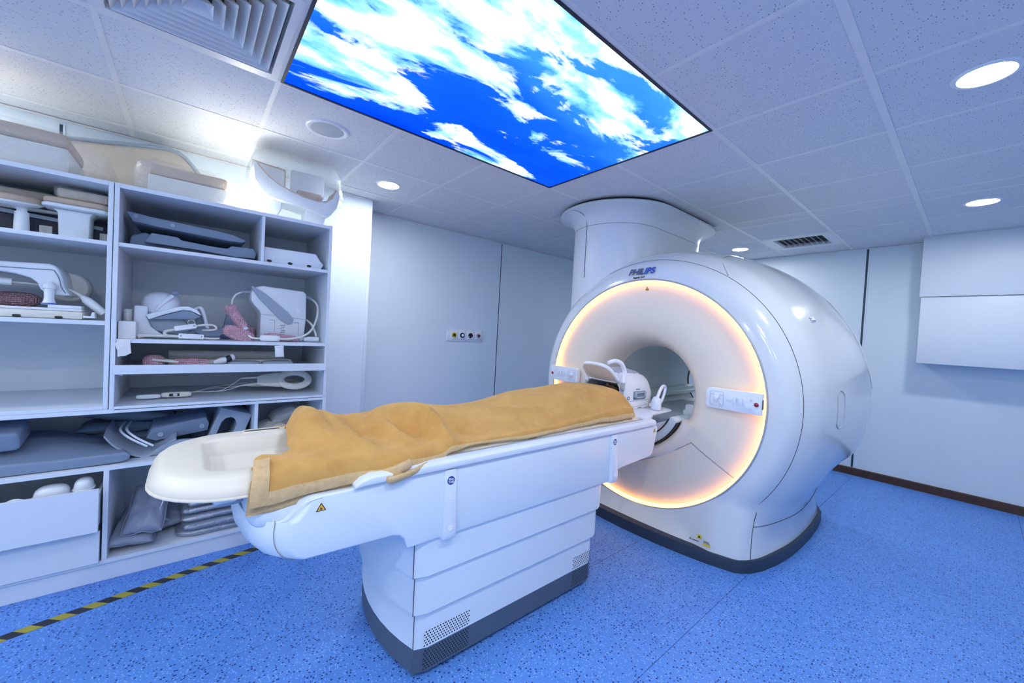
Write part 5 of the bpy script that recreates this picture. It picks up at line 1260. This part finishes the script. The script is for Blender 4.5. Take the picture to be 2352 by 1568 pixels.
build('tube', tube([(-3.10, -0.02, 0.37), (-2.98, -0.055, 0.38), (-2.92, -0.085, 0.33), (-2.90, -0.10, 0.26), (-2.93, -0.06, 0.20)], 0.005, 8, 5), MAT['milky_film'], t, smooth=60)

# ------------------------------------------------------------------ blanket over the patient
def lerp_t(tab, v):
    if v <= tab[0][0]: return tab[0][1]
    for (a, p), (b, q) in zip(tab, tab[1:]):
        if v <= b:
            t = (v-a)/(b-a); t = t*t*(3-2*t); return p+(q-p)*t
    return tab[-1][1]
HEMZ = [(0.14, 0.838), (0.20, 0.840), (0.30, 0.850), (0.43, 0.857), (0.53, 0.853), (0.58, 0.868), (0.63, 0.884), (0.70, 0.874), (0.76, 0.876), (0.82, 0.902), (0.93, 0.911), (1.05, 0.904), (1.20, 0.896), (1.45, 0.900), (1.67, 0.906), (1.80, 0.914), (1.90, 0.906), (2.14, 0.908)]
HEMX = [(0.14, 0.335), (0.43, 0.335), (0.53, 0.352), (0.58, 0.372), (0.63, 0.350), (0.76, 0.335), (0.90, 0.322), (1.10, 0.318), (1.4, 0.315), (2.14, 0.318)]   # half-width at the near edge
# measured relief of the cloth: (offset across the table, along the table, height)
CP = [(-0.33, 0.40, 0.930), (-0.33, 0.7, 0.930), (-0.33, 1.1, 0.930), (-0.33, 1.5, 0.932), (-0.33, 1.9, 0.935), (-0.33, 2.13, 0.935),
      (-0.25, 0.34, 0.935), (-0.24, 0.38, 0.975), (-0.24, 0.50, 0.960), (-0.25, 0.80, 0.965), (-0.25, 1.1, 0.955), (-0.25, 1.5, 0.985), (-0.25, 1.9, 1.02), (-0.25, 2.13, 1.01),
      (-0.15, 0.31, 0.940), (-0.14, 0.345, 1.020), (-0.14, 0.42, 1.012), (-0.15, 0.52, 0.985), (-0.15, 0.68, 1.000), (-0.15, 0.80, 1.012), (-0.15, 0.95, 0.995), (-0.15, 1.12, 0.982), (-0.15, 1.5, 1.032), (-0.15, 1.9, 1.056), (-0.15, 2.13, 1.05),
      (0.0, 0.300, 0.940), (0.0, 0.330, 1.022), (0.01, 0.365, 1.034), (0.02, 0.42, 1.020), (0.02, 0.48, 0.988), (0.0, 0.55, 0.962), (-0.02, 0.63, 0.985), (0.0, 0.72, 1.012), (0.03, 0.80, 1.038), (0.0, 0.92, 1.012), (0.0, 1.10, 0.986), (0.0, 1.30, 1.000), (0.0, 1.50, 1.042), (0.0, 1.70, 1.062), (0.0, 1.90, 1.068), (0.0, 2.13, 1.064),
      (0.06, 0.285, 0.935), (0.07, 0.330, 0.985), (0.075, 0.40, 0.998), (0.10, 0.47, 0.966), (0.08, 0.56, 0.940), (0.10, 0.66, 0.952), (0.11, 0.735, 0.966), (0.095, 0.800, 1.024), (0.125, 0.830, 1.030), (0.13, 0.875, 1.008), (0.12, 0.95, 0.992), (0.12, 1.08, 0.990), (0.12, 1.30, 0.995), (0.12, 1.50, 1.032), (0.12, 1.70, 1.056), (0.12, 1.90, 1.062), (0.12, 2.13, 1.056),
      (0.165, 0.255, 0.934), (0.18, 0.190, 0.946), (0.19, 0.32, 0.940), (0.205, 0.40, 0.956), (0.21, 0.49, 0.962), (0.20, 0.565, 0.930), (0.20, 0.66, 0.936), (0.20, 0.76, 0.946), (0.205, 0.825, 0.988), (0.20, 0.885, 0.956), (0.20, 1.05, 0.955), (0.20, 1.30, 0.965), (0.20, 1.50, 1.000), (0.20, 1.70, 1.036), (0.20, 1.90, 1.046), (0.20, 2.13, 1.040),
      (0.25, 0.165, 0.940), (0.25, 0.30, 0.944), (0.25, 0.42, 0.956), (0.25, 0.51, 0.955), (0.25, 0.60, 0.930), (0.25, 0.74, 0.932), (0.25, 0.83, 0.955), (0.25, 0.92, 0.935), (0.25, 1.2, 0.938), (0.25, 1.45, 0.962), (0.25, 1.70, 1.000), (0.25, 1.90, 1.012), (0.25, 2.13, 1.012),
      (0.30, 0.15, 0.926), (0.30, 0.30, 0.932), (0.30, 0.45, 0.938), (0.30, 0.56, 0.928), (0.30, 0.70, 0.926), (0.30, 0.83, 0.932), (0.30, 0.95, 0.926), (0.30, 1.2, 0.926), (0.30, 1.45, 0.930), (0.30, 1.70, 0.950), (0.30, 1.90, 0.962), (0.30, 2.13, 0.968)]
cp = np.array(CP)
# sharper creases: from (offset, along) to (offset, along), width, height
FOLDS = [(0.05, 0.790, 0.30, 0.835, 0.022, 0.020), (0.02, 0.700, 0.24, 0.770, 0.030, -0.022), (-0.06, 0.545, 0.22, 0.600, 0.028, -0.020),
         (0.04, 0.655, 0.27, 0.690, 0.024, 0.014), (0.10, 0.375, 0.26, 0.505, 0.022, 0.012), (0.06, 0.50, 0.20, 0.53, 0.016, 0.010),
         (0.10, 0.885, 0.27, 0.955, 0.035, -0.014), (-0.05, 0.96, 0.20, 1.40, 0.030, 0.008), (0.02, 1.28, 0.24, 1.62, 0.035, -0.009),
         (0.00, 1.62, 0.26, 1.98, 0.025, 0.008), (0.10, 1.86, 0.28, 2.10, 0.030, -0.007), (-0.10, 0.41, 0.08, 0.445, 0.018, -0.008), (-0.02, 0.60, -0.2, 0.66, 0.03, -0.012)]
def phi(r2): return np.where(r2 > 1e-12, 0.5*r2*np.log(np.maximum(r2, 1e-12)), 0.0)
_d = ((cp[:, None, :2]-cp[None, :, :2])**2).sum(-1)
_A = np.zeros((len(cp)+3, len(cp)+3)); _A[:len(cp), :len(cp)] = phi(_d)+np.eye(len(cp))*1e-7
_A[:len(cp), len(cp):] = np.c_[np.ones(len(cp)), cp[:, :2]]; _A[len(cp):, :len(cp)] = _A[:len(cp), len(cp):].T
_w = np.linalg.solve(_A, np.r_[cp[:, 2], 0, 0, 0])
def top_z(x, y):
    u = x-TX
    z = float(phi(((cp[:, :2]-np.array((u, y)))**2).sum(-1)) @ _w[:len(cp)] + _w[-3]+_w[-2]*u+_w[-1]*y)
    for (u0, y0, u1, y1, w, a) in FOLDS:
        dx, dy = u1-u0, y1-y0; t = max(0.0, min(1.0, ((u-u0)*dx+(y-y0)*dy)/(dx*dx+dy*dy)))
        d = hypot(u-u0-t*dx, y-y0-t*dy)
        z += 2.1*a*math.exp(-(d/w)**1.5)*(0.3+0.7*sin(pi*min(1.0, 0.12+0.80*t)))
    z += noise.noise(Vector((x*9, y*6, 0.3)))*0.0035 + noise.noise(Vector((x*22, y*14, 4.3)))*0.0012
    return max(z, 0.9265)
def y_start(x):
    return lerp_t([(-0.36, 0.42), (-0.29, 0.37), (-0.22, 0.335), (-0.15, 0.312), (0.0, 0.298), (0.06, 0.284), (0.12, 0.285), (0.155, 0.255), (0.175, 0.195), (0.22, 0.168), (0.36, 0.155)], x-TX)
NY, NX, ND = 150, 64, 12
Y1 = 2.135
rows = []
for i in range(NY+1):
    t = i/NY; row = []
    for j in range(NX+1):
        fx = -0.325+(0.325+0.300)*j/NX
        y = y_start(TX+fx)+(Y1+0.012*sin(fx*14)-y_start(TX+fx))*t
        x = TX+fx
        row.append(Vector((x, y, top_z(x, y))))
    yb = row[-1].y
    hx, hz = TX+lerp_t(HEMX, yb), lerp_t(HEMZ, yb)
    p0 = row[-1]
    for d in range(1, ND+1):                            # rolled over the near edge and down to the hem
        s = d/ND
        x = p0.x+(hx-p0.x)*(sin(s*pi/2)**0.8); z = p0.z+(hz-p0.z)*(1-cos(s*pi/2))
        w = noise.noise(Vector((yb*9, s*1.5, 9.0)))*0.006*s
        row.append(Vector((x+w, yb-0.012*s*max(0, 1-t*8), z)))
    rows.append(row)
BL = thing('blanket', 'mustard fleece blanket with satin edging draped over the patient', 'blanket', (TX, 1.2, 0.93))
def sheet(rows, th):
    """closed cloth of thickness th from a grid of points"""
    m, n = len(rows), len(rows[0]); nor = []
    for i in range(m):
        for j in range(n):
            a = rows[min(i+1, m-1)][j]-rows[max(i-1, 0)][j]; b = rows[i][min(j+1, n-1)]-rows[i][max(j-1, 0)]
            q = b.cross(a); nor.append(q.normalized() if q.length > 1e-12 else Vector((0, 0, 1)))
    top = [p for r in rows for p in r]; bot = [p-k*th for p, k in zip(top, nor)]
    K = m*n; F = []
    for i in range(m-1):
        for j in range(n-1):
            q = i*n+j; F.append((q, q+n, q+n+1, q+1)); F.append((K+q, K+q+1, K+q+n+1, K+q+n))
    rim = list(range(n))+[i*n+n-1 for i in range(1, m)]+[(m-1)*n+j for j in range(n-2, -1, -1)]+[i*n for i in range(m-2, 0, -1)]
    for q in range(len(rim)):
        a, b = rim[q], rim[(q+1) % len(rim)]; F.append((a, b, K+b, K+a))
    return [tuple(p) for p in top+bot], F
if sum((rows[1][5]-rows[0][5]).cross(rows[0][6]-rows[0][5])) > 0: pass
body = build('cloth', sheet(rows, 0.006), MAT['fleece'], BL, smooth=80)
# satin binding along the near edge (two layers: the blanket lies doubled) and up the foot corner
def band(pts_a, pts_b, th, name):
    rws = [[Vector(a), Vector(a).lerp(Vector(b), 0.35)+Vector((0.003, 0, 0)), Vector(a).lerp(Vector(b), 0.7)+Vector((0.003, 0, 0)), Vector(b)] for a, b in zip(pts_a, pts_b)]
    return build(name, sheet(rws, th), MAT['satin'], BL, smooth=80)
A, Bq = [], []
for r in rows:
    a = r[-4]; b = r[-1]; A.append((a.x+0.003, a.y, a.z+0.003)); Bq.append((b.x+0.004, b.y, b.z-0.002))
band(A, Bq, 0.006, 'satin_edge')
low = []
for i, r in enumerate(rows):
    b = r[-1]; t = i/NY
    gap = 0.014+0.014*abs(noise.noise(Vector((b.y*4, 2.2, 0))))+(0.012 if t < 0.2 else 0)
    low.append([Vector((b.x-0.016, b.y, b.z+0.004)), Vector((b.x-0.004, b.y-0.004, b.z-gap*0.5)), Vector((b.x-0.002, b.y-0.005, b.z-gap)), Vector((b.x-0.014, b.y-0.005, b.z-gap-0.004))])
    for q in low[-1]:
        q.x -= 0.006
build('satin_edge', sheet(low, 0.004), MAT['satin'], BL, smooth=80)
# foot corner: binding running up from the hanging corner
e0 = [rows[0][j] for j in range(NX-6, NX+ND+1)]; e1 = [rows[3][j] for j in range(NX-6, NX+ND+1)]
band([(p.x, p.y-0.003, p.z+0.003) for p in e0], [(q.x+0.002, q.y, q.z+0.003) for q in e1], 0.005, 'satin_edge')
e2 = [p-Vector((0.012, -0.004, 0.014)) for p in e0]
build('satin_edge', sheet([[a+Vector((0, -0.002, 0)), a+Vector((0.0, -0.012, -0.006)), a+Vector((0, 0.010, -0.012))] for a in e2], 0.004), MAT['satin'], BL, smooth=80)
# S-fold where the hem doubles back on itself
roll = [(TX+0.350, 0.535, 0.872), (TX+0.362, 0.572, 0.881), (TX+0.370, 0.602, 0.890), (TX+0.366, 0.622, 0.896), (TX+0.350, 0.632, 0.899)]
build('hem_fold', tube(roll, [0.012, 0.015, 0.016, 0.014, 0.010], 10, 6, flat=(0.75, 1.15)), MAT['satin'], BL, smooth=70)
under = [(TX+0.345, 0.560, 0.862), (TX+0.366, 0.545, 0.857), (TX+0.380, 0.550, 0.855), (TX+0.380, 0.585, 0.858), (TX+0.372, 0.640, 0.866), (TX+0.352, 0.700, 0.876)]
build('hem_fold', tube(under, [0.007, 0.010, 0.012, 0.012, 0.011, 0.008], 10, 6, flat=(0.7, 1.2)), MAT['satin'], BL, smooth=70)
# far side: edge hangs down behind the table
far = []
for i in range(0, 61):
    t = i/60; y = 0.42+1.71*t
    x0 = TX-0.325; zt = top_z(x0, max(y, 0.33)) if y > 0.33 else 0.925
    d = 0.06
    far.append([Vector((x0+0.004, y, min(zt, 0.932))), Vector((x0-0.010, y, 0.915)), Vector((x0-0.016+0.006*sin(y*40), y, 0.90-d*0.5)), Vector((x0-0.014+0.010*sin(y*33), y, 0.90-d))])
build('far_edge', sheet(far, 0.005), MAT['satin'], BL, smooth=80)
# far foot corner of the blanket hangs down beyond the table nose
hang = []
for k in range(7):
    t = k/6; y = 0.46-0.16*t
    zb = 0.70-0.20*t if t < 0.8 else 0.54+0.05*(t-0.8)*5
    wv = 0.012*sin(k*2.4)
    hang.append([Vector((TX-0.330, y, 0.915)), Vector((TX-0.345+wv*0.4, y-0.01, 0.84)), Vector((TX-0.350+wv, y-0.05*t, 0.70)), Vector((TX-0.350+wv*1.4, y-0.10*t, zb))])
build('hanging_corner', sheet(hang, 0.005), MAT['satin'], BL, smooth=80)

# ------------------------------------------------------------------ the patient (only the crown of dark hair shows in the coil)
PT = thing('person', 'person lying under the blanket, dark hair just visible inside the head coil', 'person', (TX, 1.3, 0.886))
def skin(name, verts, edges, radii, m, root=0, sub=2):
    me = bpy.data.meshes.new(name)
    o0 = ORG[PT]
    me.from_pydata([(v[0]-o0.x, v[1]-o0.y, v[2]-o0.z) for v in verts], edges, [])
    o = bpy.data.objects.new(name, me); COL.objects.link(o); o.parent = PT; ORG[o] = o0
    sk = o.modifiers.new('skin', 'SKIN'); sk.use_smooth_shade = True
    for i, r in enumerate(radii):
        me.skin_vertices[0].data[i].radius = r if isinstance(r, tuple) else (r, r)
    me.skin_vertices[0].data[root].use_root = True
    s = o.modifiers.new('subdivision', 'SUBSURF'); s.levels = sub; s.render_levels = sub
    me.materials.append(MAT[m])
    dg = bpy.context.evaluated_depsgraph_get()
    m2 = bpy.data.meshes.new_from_object(o.evaluated_get(dg)); o.modifiers.clear(); o.data = m2; bpy.data.meshes.remove(me)
    m2.name = name
    return o
z = 0.955
v = [(TX, 1.26, z-0.015), (TX, 1.42, z), (TX, 1.60, z+0.004), (TX, 1.80, z+0.004), (TX, 1.97, z), (TX, 2.06, z), (TX, 2.13, z+0.010), (TX, 2.23, z+0.030),
     (TX-0.085, 1.20, z-0.004), (TX-0.09, 0.82, z-0.012), (TX-0.085, 0.44, z-0.025), (TX-0.088, 0.39, z-0.010), (TX-0.088, 0.375, z+0.028),
     (TX+0.085, 1.20, z-0.004), (TX+0.075, 0.82, z-0.012), (TX+0.045, 0.44, z-0.025), (TX+0.045, 0.39, z-0.010), (TX+0.045, 0.375, z+0.026),
     (TX-0.155, 1.90, z-0.004), (TX-0.205, 1.62, z-0.015), (TX-0.200, 1.38, z-0.018), (TX-0.185, 1.28, z-0.018),
     (TX+0.155, 1.90, z-0.004), (TX+0.210, 1.62, z-0.015), (TX+0.205, 1.38, z-0.018), (TX+0.190, 1.28, z-0.018)]
e = [(0,1),(1,2),(2,3),(3,4),(4,5),(5,6),(6,7),(0,8),(8,9),(9,10),(10,11),(11,12),(0,13),(13,14),(14,15),(15,16),(16,17),(3,18),(18,19),(19,20),(20,21),(3,22),(22,23),(23,24),(24,25)]
r = [(0.045,0.10), (0.055,0.10), (0.065,0.115), (0.068,0.13), (0.055,0.10), 0.05, 0.05, 0.055, 0.045, 0.040, 0.032, 0.03, 0.022, 0.045, 0.040, 0.032, 0.03, 0.022, 0.042, 0.034, 0.026, 0.022, 0.042, 0.034, 0.026, 0.022]
r = [a if not isinstance(a, tuple) else (a[1], a[0]) for a in r]
bo = skin('body', v, e, r, 'gown')
o0 = ORG[PT]
for vv in bo.data.vertices:                              # the cloth rests on the body
    p = vv.co+o0
    if p.y < 2.12: vv.co.z = max(0.890, min(p.z, top_z(p.x, max(p.y, 0.36))-0.016))-o0.z
# head: skull, ears, nose, eyes, mouth, hair
hc = Vector((TX, 2.315, 0.968))
def headpt(vf, fn):
    return [tuple(fn(Vector(p))) for p in vf[0]], vf[1]
def shape(p):
    q = p-hc
    if q.y < 0: q.x *= 1-0.22*min(1, -q.y/0.11); q.z *= 1.0
    return hc+q
build('head', headpt(superell(0.074, 0.108, 0.090, at(*hc), 1, 1, 28, 20), shape), MAT['skin'], PT, smooth=80)
build('nose', xf(loft([[(-0.006, 0.022, 0.0), (0.006, 0.022, 0.0), (0, 0.022, 0.010)], [(-0.014, -0.022, 0.0), (0.014, -0.022, 0.0), (0, -0.022, 0.024)]]), at(TX, 2.295, 1.051)), MAT['skin'], PT, smooth=60)
for s in (-1, 1):
    build('ear', superell(0.010, 0.026, 0.018, at(TX+s*0.073, 2.305, 0.963), 1, 1, 14, 10), MAT['skin'], PT, smooth=80)
    build('eye', superell(0.013, 0.007, 0.006, at(TX+s*0.030, 2.318, 1.046), 1, 1, 12, 8), MAT['hair'], PT, smooth=80)
build('mouth', superell(0.024, 0.006, 0.006, at(TX, 2.250, 1.034), 1, 1, 12, 8), MAT['lips'], PT, smooth=80)
def hairfn(p):
    q = p-hc
    n_ = noise.noise(p*60)*0.004
    return hc+q*(1+n_*6)
V, F = superell(0.084, 0.112, 0.094, at(hc.x, hc.y+0.012, hc.z-0.010), 1, 1, 28, 20)
V2 = [tuple(hairfn(Vector(p))) for p in V]
keep = [f for f in F if not all((V[i][2] > hc.z+0.050 and V[i][1] < hc.y+0.040) for i in f)]
build('hair', (V2, keep), MAT['hair'], PT, smooth=80)
build('hair', xf(superell(0.115, 0.045, 0.075, None, 0.9, 0.9), at(TX+0.012, 2.200, 0.988, 6, 0, 4)), MAT['hair'], PT, smooth=80, label='loose dark hair falling beside the neck')
